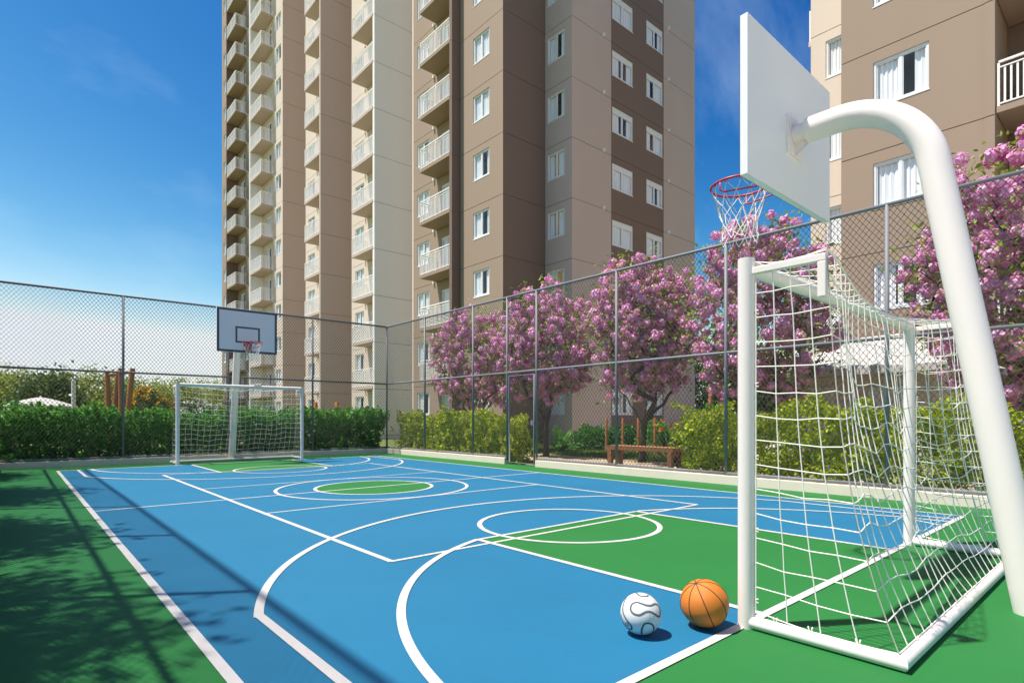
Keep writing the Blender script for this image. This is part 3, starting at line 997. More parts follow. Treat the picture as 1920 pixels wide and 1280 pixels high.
tower = empty('apartment_tower', (0, 0, 0))
tag(tower, 'tall brown and beige apartment tower with stacked white balconies behind the court', 'building')
TOP = 18
W_ = lambda s, w: (s, s + w, SILL, HEAD)
D_ = lambda s, w: (s, s + w, 0.17, 2.29)
def xface(x, y0, y1, mat, key): return Face(tower, x, y1, NORTHWARD, y1 - y0, mat, key)      # looks to -X
def yface(y, x0, x1, mat, key): return Face(tower, x0, y, EASTWARD, x1 - x0, mat, key)      # looks to -Y

# near end of the tower
F = xface(16.68, 19.652, 22.92, M['tan'], 'tan'); s = 22.92 - 21.87
F.storeys(0, 9, [W_(s, 1.23)], TOP); F.windows(0, 9, s, 1.23, seed=1)
F = yface(19.65, 16.682, 19.37, M['dark'], 'dark'); F.storeys(0, 9, (), TOP)
F = xface(19.37, 17.902, 19.70, M['shaded_beige'], 'shaded_beige'); s = 19.70 - 19.50
F.storeys(0, 9, [W_(s, 1.13)], TOP); F.windows(0, 9, s, 1.13, lit=(2, 3, 4), seed=2)
F = yface(17.90, 19.372, 22.20, M['shaded_beige'], 'shaded_beige'); F.storeys(0, 9, (), TOP)
wall_lights(tower, 21.57, 17.90, 1, 9, R(90), -0.02)
F = yface(17.90, 22.202, 26.70, M['dark'], 'dark')
F.storeys(0, 10, [W_(0.08, 1.68), W_(2.92, 1.50)], TOP)
F.windows(0, 10, 0.08, 1.68, True, lit=(6,), seed=3); F.windows(0, 10, 2.92, 1.50, True, lit=(3, 5), seed=4)
F = yface(17.90, 26.702, 29.85, M['shaded_beige'], 'shaded_beige'); F.storeys(0, 11, (), TOP)
wall_lights(tower, 27.1, 17.90, 1, 11, R(90), -0.02)

def module(y0, y1, blade_near, wall_mat, wall_key, blade_mat, blade_key, kmax, slab_mat, blade_x0, blade_x1, blade=True, lights=True):
    """stack of balconies with its wall, blade wall on the near or the far side"""
    L = y1 - y0
    F = xface(17.28, y0, y1, wall_mat, wall_key)
    wd, dd = 1.25, 1.30
    if blade_near:
        win = W_(y1 - (y1 - 0.42), wd); s_w = 0.42
        s_d = L - 2.35
    else:
        s_w = L - 0.42 - wd; s_d = 1.05
    F.storeys(0, kmax, sorted([W_(s_w, wd), D_(s_d, dd)]), TOP)
    F.windows(0, kmax, s_w, wd, seed=int(y0)); F.doors(0, kmax, s_d, dd)
    if blade_near:
        balconies(tower, 17.28, y0 + 0.02, 2.82, 1.06, 1, kmax, 1, slab_mat)
        if lights: wall_lights(tower, 17.28, y0 + 3.05, 1, kmax, 0, -0.05)
    else:
        balconies(tower, 17.28, y1 - 2.90, 2.88, 1.06, 1, kmax, -1, slab_mat)
        if lights: wall_lights(tower, 17.28, y1 - 3.1, 1, kmax, 0, -0.05)
    if blade:
        yb = y0 - 0.15 if blade_near else y1
        Fb = yface(yb, blade_x0, blade_x1, blade_mat, blade_key)
        Fb.storeys(0, kmax, (), TOP)

module(23.10, 28.30, True, M['tan'], 'tan', M['dark'], 'dark', 10, M['tan'], 16.19, 17.27)
module(31.17, 36.10, True, M['beige'], 'beige', M['grey'], 'grey', 12, M['shaded_beige'], 16.24, 20.5)
module(39.02, 44.20, True, M['beige'], 'beige', M['shaded_beige'], 'shaded_beige', 14, M['shaded_beige'], 16.20, 20.5)
module(49.42, 54.62, False, M['beige'], 'beige', M['grey'], 'grey', 16, M['shaded_beige'], 16.20, 17.5)
F = yface(49.40, 17.282, 20.5, M['shaded_beige'], 'shaded_beige'); F.storeys(0, 16, (), TOP)
module(57.05, 62.25, False, M['tan'], 'tan', M['dark'], 'dark', 17, M['tan'], 16.20, 17.5)
F = xface(16.55, 62.482, 65.3, M['tan'], 'tan'); F.storeys(0, 17, [W_(0.55, 1.25)], TOP); F.windows(0, 17, 0.55, 1.25, seed=9)
# body behind the facade: floors of the recesses, far walls and roof
b = MB()
zt = J0 + TOP * FH
b.box(20.52, 29.60, 19.92, 65.28, -0.3, zt - 0.02)
b.box(17.55, 20.50, 62.50, 65.28, -0.3, zt - 0.03)
b.build('core_block', M['beige'], tower)
b = MB()
b.box(16.70, 29.85, 17.92, 28.28, zt, zt + 0.6); b.box(17.30, 29.80, 28.29, 65.25, zt + 0.01, zt + 0.55)
b.build('roof', M['grey'], tower)
# plain end walls of the balcony modules (they close the recesses between them)
for y in (28.31, 36.11, 44.21, 54.78):
    b = MB(); b.box(17.29, 20.5, y, y + 0.15, -0.3, zt - 0.04); b.build('recess_wall', M['beige'], tower)
b = MB(); b.box(17.5, 20.5, 57.04 - 0.15, 57.04, -0.3, zt - 0.05); b.build('recess_wall', M['tan'], tower)

block = empty('apartment_block', (0, 0, 0))
tag(block, 'tan apartment block at the right edge, behind the bent white pole', 'building')
def bx(x, y0, y1, mat, key): return Face(block, x, y1, NORTHWARD, y1 - y0, mat, key)
F = bx(17.95, 2.862, 6.08, M['tan'], 'tan'); s = 6.08 - 5.27
F.storeys(0, 6, [W_(s, 1.28)], 9); F.windows(0, 6, s, 1.28, seed=0, )
F = bx(17.925, 2.66, 2.86, M['tan'], 'tan'); F.storeys(0, 6, (), 9)
F = Face(block, 17.952, 6.08, 0, 0.1, M['tan'], 'tan')
b = MB(); b.box(17.97, 20.7, 5.86, 6.078, -0.3, 9 * FH + J0); b.build('return_wall', M['beige'], block)
F = bx(20.52, 5.90, 7.90, M['beige'], 'beige'); s = 7.90 - 7.43
F.storeys(0, 7, [W_(s, 1.25)], 9); F.windows(0, 7, s, 1.25, seed=5)
# recessed balconies of the block
F = bx(19.55, -2.2, 2.64, M['dark'], 'dark'); F.storeys(0, 6, [D_(2.6, 1.5)], 9); F.doors(0, 6, 2.6, 1.5)
b = MB(); b.box(17.952, 19.55, 2.645, 2.855, -0.3, 9 * FH + J0); b.build('side_wall', M['tan'], block)
b = MB(); b.box(17.952, 19.55, -2.4, -2.2, -0.3, 9 * FH + J0); b.build('side_wall', M['tan'], block)
F = bx(17.95, -6.5, -2.402, M['tan'], 'tan'); F.storeys(0, 6, (), 9)
balconies(block, 19.53, -2.19, 4.82, 1.60, 1, 6, 0, M['tan'])
b = MB(); b.box(20.75, 30, -6.4, 7.88, -0.3, 9 * FH + J0); b.build('core_block', M['beige'], block)
b = MB(); b.box(17.97, 20.74, -6.4, -2.41, -0.3, 9 * FH + J0 - 0.02); b.build('core_block', M['tan'], block)
b = MB(); b.box(17.9, 30.05, -6.45, 5.84, 9 * FH + J0 + 0.02, 9 * FH + J0 + 0.5); b.build('roof', M['grey'], block)
# balconies on the block's far side, only their white edges show
for k in (3, 4, 5):
    b = MB(); b.box(20.85, 22.8, 7.89, 8.10, J0 + k * FH - 0.05, J0 + k * FH + 0.12)
    o = b.build('balcony', M['beige'], block)
    b = MB(); b.box(20.87, 22.78, 8.04, 8.085, J0 + k * FH + 0.13, J0 + k * FH + 1.2); b.build('railing', M['rail'], o)

# ------------------------------------------------------------------ foliage builders
def leaf_mesh(name, c, size, nrm=None, aspect=0.55, rg=rng, fold=0.0):
    """one diamond leaf per centre; c (n,3), size (n,)"""
    n = len(c)
    if nrm is None:
        nrm = rg.normal(size=(n, 3)); nrm[:, 2] += 0.5
    nrm = nrm / np.linalg.norm(nrm, axis=1, keepdims=True)
    t = rg.normal(size=(n, 3)); t -= nrm * (t * nrm).sum(1, keepdims=True)
    t /= np.linalg.norm(t, axis=1, keepdims=True) + 1e-9
    u = np.cross(nrm, t)
    s = size[:, None]
    v = np.empty((n, 4, 3))
    v[:, 0] = c - t * s * 0.5
    v[:, 1] = c + u * s * 0.5 * aspect + nrm * s * fold
    v[:, 2] = c + t * s * 0.5
    v[:, 3] = c - u * s * 0.5 * aspect + nrm * s * fold
    me = bpy.data.meshes.new(name)
    me.vertices.add(n * 4); me.vertices.foreach_set('co', v.reshape(-1))
    me.loops.add(n * 4); me.loops.foreach_set('vertex_index', np.arange(n * 4, dtype=np.int32))
    me.polygons.add(n); me.polygons.foreach_set('loop_start', np.arange(0, n * 4, 4, dtype=np.int32))
    me.polygons.foreach_set('loop_total', np.full(n, 4, dtype=np.int32))
    me.update(calc_edges=True)
    return me

def leaf_obj(name, me, mat, parent):
    me.materials.append(mat)
    return inst(name, me, parent)

def smooth_noise(p, seed, freq):
    """cheap layered sines as a lumpy field"""
    rg = np.random.default_rng(seed); out = np.zeros(len(p))
    for i in range(5):
        k = rg.normal(size=3) * freq * (1 + 0.6 * i); ph = rg.uniform(0, 6.28)
        out += np.sin(p @ k + ph) / (1 + 0.5 * i)
    return out / 2.5

def hedge(name, label, x0, x1, y0, y1, h, n, leaf, mat, seed, flowers=None, loose=0.12, group=None, floor=-0.08, fill=0.18):
    rg = np.random.default_rng(seed)
    root = empty(name, ((x0 + x1) / 2, (y0 + y1) / 2, floor)); tag(root, label, 'hedge', group)
    ox, oy = (x0 + x1) / 2, (y0 + y1) / 2
    m = int(n * 1.9)
    p = np.stack([rg.uniform(x0 - 0.25, x1 + 0.25, m), rg.uniform(y0 - 0.25, y1 + 0.25, m), rg.uniform(0.02, h + 0.3, m)], 1)
    lum = smooth_noise(p * np.array([1, 1, 0.8]), seed, 1.7)
    lum2 = smooth_noise(p, seed + 1, 5.5)
    dx = np.minimum(p[:, 0] - x0, x1 - p[:, 0]); dy = np.minimum(p[:, 1] - y0, y1 - p[:, 1]); dz = h - p[:, 2]
    d = np.minimum(np.minimum(dx, dy), dz)
    edge = loose * (lum * 0.75 + lum2 * 0.75 - 0.1)
    inside = d + edge
    keep = (inside > 0) & ((inside < 0.16) | (rg.uniform(size=m) < fill))
    p = p[keep][:n]
    p[:, 0] -= ox; p[:, 1] -= oy
    me = leaf_mesh('foliage', p, leaf * rg.uniform(0.65, 1.35, len(p)), rg=rg, aspect=0.5, fold=0.08)
    leaf_obj('foliage', me, mat, root)
    # stems
    st = MB()
    for i in range(int((x1 - x0 + y1 - y0) * 2.6)):
        x, y = rg.uniform(x0 + 0.15, x1 - 0.15) - ox, rg.uniform(y0 + 0.15, y1 - 0.15) - oy
        st.tube([(x, y, 0), (x + rg.normal(0, .06), y + rg.normal(0, .06), h * 0.4), (x + rg.normal(0, .15), y + rg.normal(0, .15), h * 0.82)], [0.018, 0.013, 0.006], 5)
    tag(st.build('stems', M['bark'], root, True), kind='stuff')
    if flowers:
        fmat, fn, fs = flowers
        q = p[rg.choice(len(p), fn)]
        q = np.repeat(q, 5, 0) + rg.normal(0, fs * 0.35, (fn * 5, 3))
        tag(leaf_obj('flowers', leaf_mesh('flowers', q, fs * rg.uniform(0.7, 1.2, len(q)), rg=rg, aspect=0.9), fmat, root), kind='stuff')
    return root

hedge('hedge', 'dark green clipped hedge behind the far goal and fence', FL - 0.3, 9.75, FY + 0.22, FY + 1.22, 1.38, 90000, 0.10, M['hedge_leaf'], 11, (M['white_petal'], 150, 0.05), 0.32, fill=0.4)
hedge('hedge', 'bright yellow green hedge left of the gate, behind the fence', FX + 0.2, FX + 1.15, 11.35, 17.0, 1.34, 44000, 0.095, M['lime_leaf'], 12, (M['lilac'], 120, 0.05), 0.26)
hedge('hedge', 'bright yellow green hedge right of the bench, seen through the near goal net', FX + 0.22, FX + 1.25, -1.5, 6.25, 1.40, 70000, 0.082, M['lime_leaf'], 13, (M['lilac'], 190, 0.05), 0.26)

# ------------------------------------------------------------------ trees
def skeleton(rg, h_trunk, crown_c, crown_r, tips, base_spread=0.12, lean=(0, 0), limbs=0):
    """branch network growing from a short trunk towards points spread in the crown"""
    nodes = [Vector((0, 0, 0)), Vector((lean[0] * .4 + rg.normal(0, .02), lean[1] * .4 + rg.normal(0, .02), h_trunk * 0.5)), Vector((lean[0], lean[1], h_trunk))]
    par = [-1, 0, 1]
    if limbs:
        a0 = rg.uniform(0, 6.28)
        for q in range(limbs):
            a = a0 + 6.283 * q / limbs + rg.normal(0, 0.2); el = rg.uniform(0.75, 1.15); ln = rg.uniform(0.8, 1.25); pv = 2
            st = 2 if q % 2 else 1
            base = nodes[st].copy(); pv = st
            for k in range(1, 5):
                f_ = k / 4
                base = nodes[st] + Vector((math.cos(a) * math.cos(el), math.sin(a) * math.cos(el), math.sin(el) * (0.85 + 0.15 * f_))) * ln * f_ + Vector(rg.normal(0, 0.025, 3))
                nodes.append(base); par.append(pv); pv = len(nodes) - 1
    t = []
    while len(t) < tips:
        u = rg.normal(size=3); u /= np.linalg.norm(u)
        r_ = rg.uniform(0.25, 1.0) ** 0.5
        p = np.array(crown_c) + u * np.array(crown_r) * r_
        if p[2] > h_trunk * 0.95: t.append(p)
    t.sort(key=lambda p: np.linalg.norm(p - np.array([lean[0], lean[1], h_trunk])))
    ends = []
    for p in t:
        pv = Vector(p); best, bi = 1e9, 2
        for i in range(2, len(nodes)):
            d = pv - nodes[i]
            if d.z < -0.15: continue
            c = d.length * (1.0 + 0.5 * max(0, 0.45 - d.z / (d.length + 1e-6))) + 0.04 * (i == 2)
            if c < best: best, bi = c, i
        a = nodes[bi]; d = pv - a
        k = max(1, int(d.length / 0.33)); prev = bi
        for j in range(1, k + 1):
            f_ = j / k
            q = a + d * f_ + Vector((0, 0, 0.10 * d.length * math.sin(math.pi * f_))) + Vector(rg.normal(0, 0.022, 3)) * (1 if j < k else 0)
            nodes.append(q); par.append(prev); prev = len(nodes) - 1
        ends.append(prev)
    cnt = [0] * len(nodes)
    for e in ends:
        i = e
        while i >= 0: cnt[i] += 1; i = par[i]
    return nodes, par, cnt, ends

def branches_mesh(nodes, par, cnt, r_tip, power, rmax):
    b = MB(); kids = {}
    for i, p in enumerate(par): kids.setdefault(p, []).append(i)
    rad = [min(rmax, r_tip * (max(c, 1) ** power)) for c in cnt]
    rad[0] = rad[0] * 1.35 if rad[0] else rmax
    def walk(i):
        chain = [i]
        # follow the thickest child
        while True:
            ch = kids.get(chain[-1], [])
            if not ch: break
            ch = sorted(ch, key=lambda k: -cnt[k])
            for o_ in ch[1:]: todo.append((chain[-1], o_))
            chain.append(ch[0])
        return chain
    todo = [(None, 0)]
    while todo:
        st, i = todo.pop()
        ch = walk(i)
        pts = ([nodes[st]] if st is not None else []) + [nodes[k] for k in ch]
        rs = ([rad[ch[0]]] if st is not None else []) + [rad[k] for k in ch]
        if len(pts) > 1:
            n = 10 if max(rs) > 0.04 else (6 if max(rs) > 0.012 else 4)
            b.tube(pts, rs, n, cap=False)
    return b

_ico_v, _ico_f = None, None
def ico():
    t = (1 + 5 ** 0.5) / 2
    v = np.array([(-1,t,0),(1,t,0),(-1,-t,0),(1,-t,0),(0,-1,t),(0,1,t),(0,-1,-t),(0,1,-t),(t,0,-1),(t,0,1),(-t,0,-1),(-t,0,1)], float)
    v /= np.linalg.norm(v[0])
    f = np.array([(0,11,5),(0,5,1),(0,1,7),(0,7,10),(0,10,11),(1,5,9),(5,11,4),(11,10,2),(10,7,6),(7,1,8),(3,9,4),(3,4,2),(3,2,6),(3,6,8),(3,8,9),(4,9,5),(2,4,11),(6,2,10),(8,6,7),(9,8,1)])
    return v, f

def pompoms(centres, radii, rg, per=30, size=0.5):
    """round flower heads: a small lumpy heart wrapped in overlapping petals"""
    n = len(centres)
    d = rg.normal(size=(n, per, 3)); d /= np.linalg.norm(d, axis=2, keepdims=True)
    rr = radii[:, None, None] * rg.uniform(0.80, 1.0, (n, per, 1))
    p = centres[:, None, :] + d * rr
    nr = d + rg.normal(0, 0.30, d.shape)
    s = np.repeat(radii, per) * size * rg.uniform(0.75, 1.3, n * per)
    pet = leaf_mesh('petals', p.reshape(-1, 3), s, nr.reshape(-1, 3), aspect=0.9, rg=rg, fold=0.12)
    v, f = ico()
    cv = centres[:, None, :] + v[None] * (radii[:, None, None] * 0.80) * rg.uniform(0.8, 1.1, (n, 12, 1))
    cf = (f[None] + (np.arange(n) * 12)[:, None, None]).reshape(-1, 3)
    hm = bpy.data.meshes.new('hearts')
    hm.vertices.add(n * 12); hm.vertices.foreach_set('co', cv.reshape(-1))
    hm.loops.add(len(cf) * 3); hm.loops.foreach_set('vertex_index', cf.reshape(-1).astype(np.int32))
    hm.polygons.add(len(cf)); hm.polygons.foreach_set('loop_start', np.arange(0, len(cf) * 3, 3, dtype=np.int32))
    hm.polygons.foreach_set('loop_total', np.full(len(cf), 3, dtype=np.int32))
    hm.update(calc_edges=True)
    return pet, hm

HEADS = []
for k in range(10):
    rg_ = np.random.default_rng(400 + k)
    pet, hm = pompoms(np.zeros((1, 3)), np.ones(1), rg_, 46, 0.58)
    b = MB()
    for me_ in (pet, hm):
        base = len(b.v)
        b.v += [tuple(v.co) for v in me_.vertices]
        b.f += [tuple(base + i for i in p.vertices) for p in me_.polygons]
    hd = b.mesh('flower_head'); hd.materials.append(M['petal']); HEADS.append(hd)
    bpy.data.meshes.remove(pet); bpy.data.meshes.remove(hm)

def blossom_tree(label, x, y, top, spread, seed, low=1.35, trunk=1.05, n_tips=230, near=1.0):
    rg = np.random.default_rng(seed)
    root = empty('blossom_tree', (x, y, -0.06)); tag(root, label, 'tree', 'pink flowering trees behind the fence')
    cz = (top + low + 0.35) / 2; rz = (top - low) / 2
    nodes, par, cnt, ends = skeleton(rg, trunk, (0, 0, cz), (spread, spread, rz), n_tips, lean=(rg.normal(0, .08), rg.normal(0, .08)), limbs=9)
    branches_mesh(nodes, par, cnt, 0.0055, 0.50, 0.085).build('trunk', M['bark'], root, True)
    tip = np.array([nodes[e] for e in ends])
    c, lv = [], []
    for p in tip:
        k = rg.integers(1, 5)
        q = p + rg.normal(0, 0.15, (k, 3)); c.append(q)
        lv.append(p + rg.normal(0, 0.22, (20, 3)))
    c = np.concatenate(c); lv = np.concatenate(lv)
    rad = rg.uniform(0.075, 0.138, len(c))
    # the 300 flower heads nearest the camera are single parts, the rest of the blossom is one mass
    order = np.argsort(np.linalg.norm(c + np.array([x, y, -1.2]), axis=1)); front = order[:300]; rest = order[300:]
    for i in front:
        o = bpy.data.objects.new('flower_head', HEADS[int(rg.integers(len(HEADS)))])
        o.location = c[i]; o.rotation_euler = rg.uniform(0, 6.28, 3); o.scale = (rad[i],) * 3
        COL.objects.link(o); o.parent = root
    if len(rest):
        pet, hm = pompoms(c[rest], rad[rest], rg, int(44 * near), 0.58)
        tag(leaf_obj('blossom', pet, M['petal'], root), kind='stuff'); tag(leaf_obj('blossom_heart', hm, M['petal'], root), kind='stuff')
    tag(leaf_obj('leaves', leaf_mesh('leaves', lv, rg.uniform(0.07, 0.16, len(lv)), rg=rg, aspect=0.45, fold=0.08), M['blossom_leaf'], root), kind='stuff')
    return root

blossom_tree('pink flowering tree farthest along the fence, rising behind the yellow green hedge', 13.0, 16.9, 5.15, 1.6, 31)
blossom_tree('pink flowering tree whose thin trunk stands right behind the gate', 12.85, 13.0, 5.45, 1.58, 32, low=1.5)
blossom_tree('pink flowering tree whose trunk stands right behind the wooden bench', 13.2, 9.55, 5.6, 1.68, 33, low=1.5, n_tips=260)
blossom_tree('pink flowering tree seen through the near goal, left of the white roofed hut', 13.0, 6.15, 5.75, 1.62, 34, low=1.25, n_tips=270)
blossom_tree('pink flowering tree at the right edge, behind the bent white pole', 13.0, 1.35, 5.8, 1.8, 35, low=1.2, n_tips=300, near=1.2)

def leafy_tree(name, label, x, y, top, low, spread, seed, mat, n_tips=120, per=60, leaf=0.16, trunk=None, group=None, spr=0.3, xmax=None):
    rg = np.random.default_rng(seed)
    root = empty(name, (x, y, -0.10)); tag(root, label, 'tree', group)
    trunk = trunk or low * 0.8
    nodes, par, cnt, ends = skeleton(rg, trunk, (0, 0, (top + low) / 2), (spread, spread, (top - low) / 2), n_tips)
    branches_mesh(nodes, par, cnt, 0.010, 0.55, 0.16).build('trunk', M['bark'], root, True)
    tip = np.array([nodes[e] for e in ends])
    p = np.repeat(tip, per, 0) + rg.normal(0, spr, (len(tip) * per, 3))
    if xmax is not None: p = p[p[:, 0] + x < xmax]
    leaf_obj('crown', leaf_mesh('crown', p, leaf * rg.uniform(0.6, 1.4, len(p)), rg=rg, aspect=0.55, fold=0.1), mat, root)
    return root

# trees on the left, outside the picture, that throw leaf shade over the green margin
for i, (x, y, tp, lo, sp) in enumerate([(-2.75, 5.30, 5.6, 2.6, 1.7), (-2.35, 8.5, 5.2, 2.7, 1.45), (-2.3, 12.5, 5.4, 2.6, 1.5), (-2.6, 16.0, 5.2, 2.6, 1.4)]):
    leafy_tree('shade_tree', ['leafy tree beside the left fence, throwing the nearest leaf shade on the court',
                              'leafy tree beside the left fence, throwing the second patch of leaf shade',
                              'leafy tree beside the left fence, throwing the third patch of leaf shade',
                              'leafy tree beside the left fence, nearest the far corner'][i],
               x, y, tp, lo, sp, 50 + i, M['olive_leaf'], 130, 90, 0.14, group='trees along the left fence', spr=0.26, xmax=-0.62)

# background trees beyond the far hedge
bg = [(-40, 46, 5.2, 0.7, 4.0, 'broad pale green tree at the left edge beyond the hedge'),
      (55, 40, 4.3, 0.5, 2.6, 'pale green tree behind the white parasol'),
      (95, 33, 3.6, 0.4, 1.5, 'darker olive tree right above the white parasol'),
      (170, 38, 4.2, 0.4, 2.8, 'round green tree between the white column and the log frame'),
      (262, 48, 4.3, 0.4, 3.0, 'green tree behind the log frame and yellow flowers'),
      (330, 52, 4.6, 0.5, 3.2, 'green tree above the yellow flowering bush'),
      (395, 60, 5.0, 0.5, 3.2, 'green tree beside the corner of the tower'),
      (1325, 42, 5.6, 0.4, 2.6, 'green tree in the gap right of the tower, behind the tall red posts'),
      (1420, 40, 5.4, 0.4, 2.8, 'green tree in the gap between the tower and the tan block'),
      (1500, 34, 5.0, 0.4, 2.4, 'green tree left of the tan block, behind the blossom')]
for i, (px, z, tp, lo, sp, lb) in enumerate(bg):
    x, y = at(px, z)
    leafy_tree('garden_tree', lb, x, y, tp, lo, sp, 70 + i, M['olive_leaf'] if i == 2 else M['tree_leaf'], 110, 95, 0.20, group='trees beyond the far hedge', spr=0.38)

def bush(name, label, x, y, h, w, n, leaf, mat, seed, flower=None, cat='bush', group=None, z0=-0.1):
    rg = np.random.default_rng(seed)
    root = empty(name, (x, y, z0)); tag(root, label, cat, group)
    u = rg.normal(size=(n, 3)); u /= np.linalg.norm(u, axis=1, keepdims=True); u[:, 2] = np.abs(u[:, 2])
    lum = smooth_noise(u * 2.2, seed, 2.2)
    r_ = rg.uniform(0.45, 1.0, n) ** 0.4 * (0.88 + 0.17 * lum)
    p = u * r_[:, None] * np.array([w / 2, w / 2, h])
    p[:, 2] = np.maximum(p[:, 2], 0.03)
    leaf_obj('foliage', leaf_mesh('foliage', p, leaf * rg.uniform(0.6, 1.4, n), rg=rg, aspect=0.5, fold=0.08), mat, root)
    st = MB()
    for i in range(9):
        a = rg.uniform(0, 6.28); st.tube([(0, 0, 0), (math.cos(a) * w * .12, math.sin(a) * w * .12, h * .4), (math.cos(a) * w * .28, math.sin(a) * w * .28, h * .75)], [0.025, 0.016, 0.006], 5)
    tag(st.build('stems', M['bark'], root, True), kind='stuff')
    if flower:
        fm, fn, fs = flower
        top = p[np.argsort(-(r_ + rg.uniform(0, .12, n)))[:max(fn * 2, 10)]]
        q = top[rg.choice(len(top), fn)]
        q = np.repeat(q, 4, 0) + rg.normal(0, fs * .4, (fn * 4, 3))
        tag(leaf_obj('flowers', leaf_mesh('flowers', q, fs * rg.uniform(.7, 1.3, len(q)), rg=rg, aspect=.9), fm, root), kind='stuff')
    return root

x, y = at(285, 30); bush('flowering_bush', 'bush full of orange yellow flowers beside the log frame', x, y, 3.0, 3.0, 7000, 0.12, M['olive_leaf'], 91, (M['yellow_petal'], 170, 0.11))
x, y = at(372, 31); bush('flowering_bush', 'bush covered in whitish flowers behind the far goal', x, y, 2.55, 3.0, 6500, 0.12, M['olive_leaf'], 92, (M['white_petal'], 700, 0.09))
x, y = at(170, 27); bush('bush', 'low green bush around the foot of the white column', x, y, 1.9, 3.4, 6000, 0.11, M['tree_leaf'], 93)
x, y = at(20, 28); bush('bush', 'green bush left of the white parasol', x, y, 1.9, 2.6, 5000, 0.11, M['tree_leaf'], 94)
x, y = at(415, 26); bush('bush', 'small red flowered bush near the foot of the tower', x, y, 1.7, 0.8, 1500, 0.1, M['olive_leaf'], 95, (M['orange_petal'], 80, 0.11))
# garden plants between fence and tower
x, y = at(1108, 22.5); bush('shrub', 'rounded green shrub against the tower, behind the thin wooden posts', x, y, 1.15, 2.1, 7000, 0.09, M['shrub_leaf'], 96, (M['white_petal'], 60, 0.05))
x, y = at(1165, 22.8); bush('shrub', 'green shrub behind the posts, right of the rounded shrub', x, y, 1.2, 1.6, 5000, 0.09, M['shrub_leaf'], 97)
x, y = at(1230, 22.0); bush('shrub', 'green shrub behind the orange crane flowers', x, y, 1.3, 1.9, 5000, 0.09, M['hedge_leaf'], 98)
x, y = at(1330, 17.5); bush('shrub', 'dark green shrub at the foot of the two tall red posts', x, y, 1.9, 2.2, 6000, 0.09, M['hedge_leaf'], 99)

def fronds(name, label, x, y, n, L, seed, mat, leaf=0.10, cat='plant', stiff=0.5, flower=None, width=0.03):
    rg = np.random.default_rng(seed); root = empty(name, (x, y, -0.06)); tag(root, label, cat)
    b = MB(); pts = []
    for i in range(n):
        a = rg.uniform(0, 6.28); l_ = L * rg.uniform(.7, 1.1); el = rg.uniform(.55, 1.35)
        prev = Vector((0, 0, 0.02)); d = Vector((math.cos(a) * math.cos(el), math.sin(a) * math.cos(el), math.sin(el)))
        chain = [prev.copy()]
        for k in range(8):
            prev = prev + d * (l_ / 8); chain.append(prev.copy()); d.z -= (1 - stiff) * 0.28; d.normalize()
        side = Vector((-math.sin(a), math.cos(a), 0))
        for k in range(8):
            if flower is None:                 # feathery: leaflets either side
                for s in (-1, 1):
                    for m_ in (0, .5):
                        q = chain[k].lerp(chain[k + 1], m_); w_ = leaf * (1 - abs(k / 8 - .4))
                        tip = q + side * s * w_ + (chain[k + 1] - chain[k]).normalized() * w_ * .5
                        mid = q.lerp(tip, .5); dn = (chain[k + 1] - chain[k]).normalized() * width * .5
                        b.poly([q, mid - dn, tip, mid + dn])
            else:                              # strap leaves
                w0 = width * math.sin(math.pi * min(1, (k + .6) / 8.6)); w1 = width * math.sin(math.pi * min(1, (k + 1.6) / 8.6)) if k < 7 else 0
                b.poly([chain[k] - side * w0, chain[k] + side * w0, chain[k + 1] + side * w1, chain[k + 1] - side * w1])
    b.build('leaves', mat, root)
    if flower:
        fm, fn = flower; f = MB()
        for i in range(fn):
            a = rg.uniform(0, 6.28); r_ = rg.uniform(.1, .45) * L; z = L * rg.uniform(.85, 1.12); c = Vector((math.cos(a) * r_, math.sin(a) * r_, z))
            st = MB()
            for k in range(6):
                an = rg.uniform(0, 6.28); e = c + Vector((math.cos(an) * .08, math.sin(an) * .08, rg.uniform(.02, .12)))
                pr = Vector((-math.sin(an), math.cos(an), 0)) * .016
                f.poly([c, c.lerp(e, .5) + pr, e, c.lerp(e, .5) - pr])
        tag(f.build('flowers', fm, root), kind='stuff')
    return root

x, y = at(990, 20.5); fronds('fern', 'light green feathery fern seen through the gate', x, y, 34, 1.15, 101, M['fern_leaf'], 0.2, width=0.07)
x, y = at(1052, 20.8); fronds('fern', 'light green feathery fern right of the thin tree trunk', x, y, 26, 1.0, 102, M['fern_leaf'], 0.2, width=0.07)
x, y = at(1258, 14.6); fronds('crane_flower', 'spiky plant with orange crane flowers at the end of the bench', x, y, 60, 1.0, 103, M['olive_leaf'], 0.1, stiff=0.85, flower=(M['orange_petal'], 16), width=0.045)
x, y = at(1285, 14.8); fronds('crane_flower', 'spiky plant with orange crane flowers against the yellow green hedge', x, y, 46, 1.0, 104, M['olive_leaf'], 0.1, stiff=0.85, flower=(M['orange_petal'], 11), width=0.045)

# grass tufts on the lawn behind the fence
n = 42000
p = np.stack([rng.uniform(9.75, 19.0, n), rng.uniform(4, 18.8, n), np.full(n, -0.03)], 1)
on_path = ((p[:, 0] > 11.2) & (p[:, 0] < 13.7)) | ((p[:, 0] < 11.3) & (p[:, 1] > 8.0) & (p[:, 1] < 11.3))
p = p[~on_path]
nr = np.stack([rng.normal(size=len(p)), rng.normal(size=len(p)), rng.normal(0, .25, len(p))], 1)
me = leaf_mesh('grass', p, rng.uniform(0.05, 0.11, len(p)), nr, aspect=0.3)
me.materials.append(M['grass_blade'])
tag(inst('grass', me), 'short green grass on the lawn behind the fence', 'grass', kind='stuff')

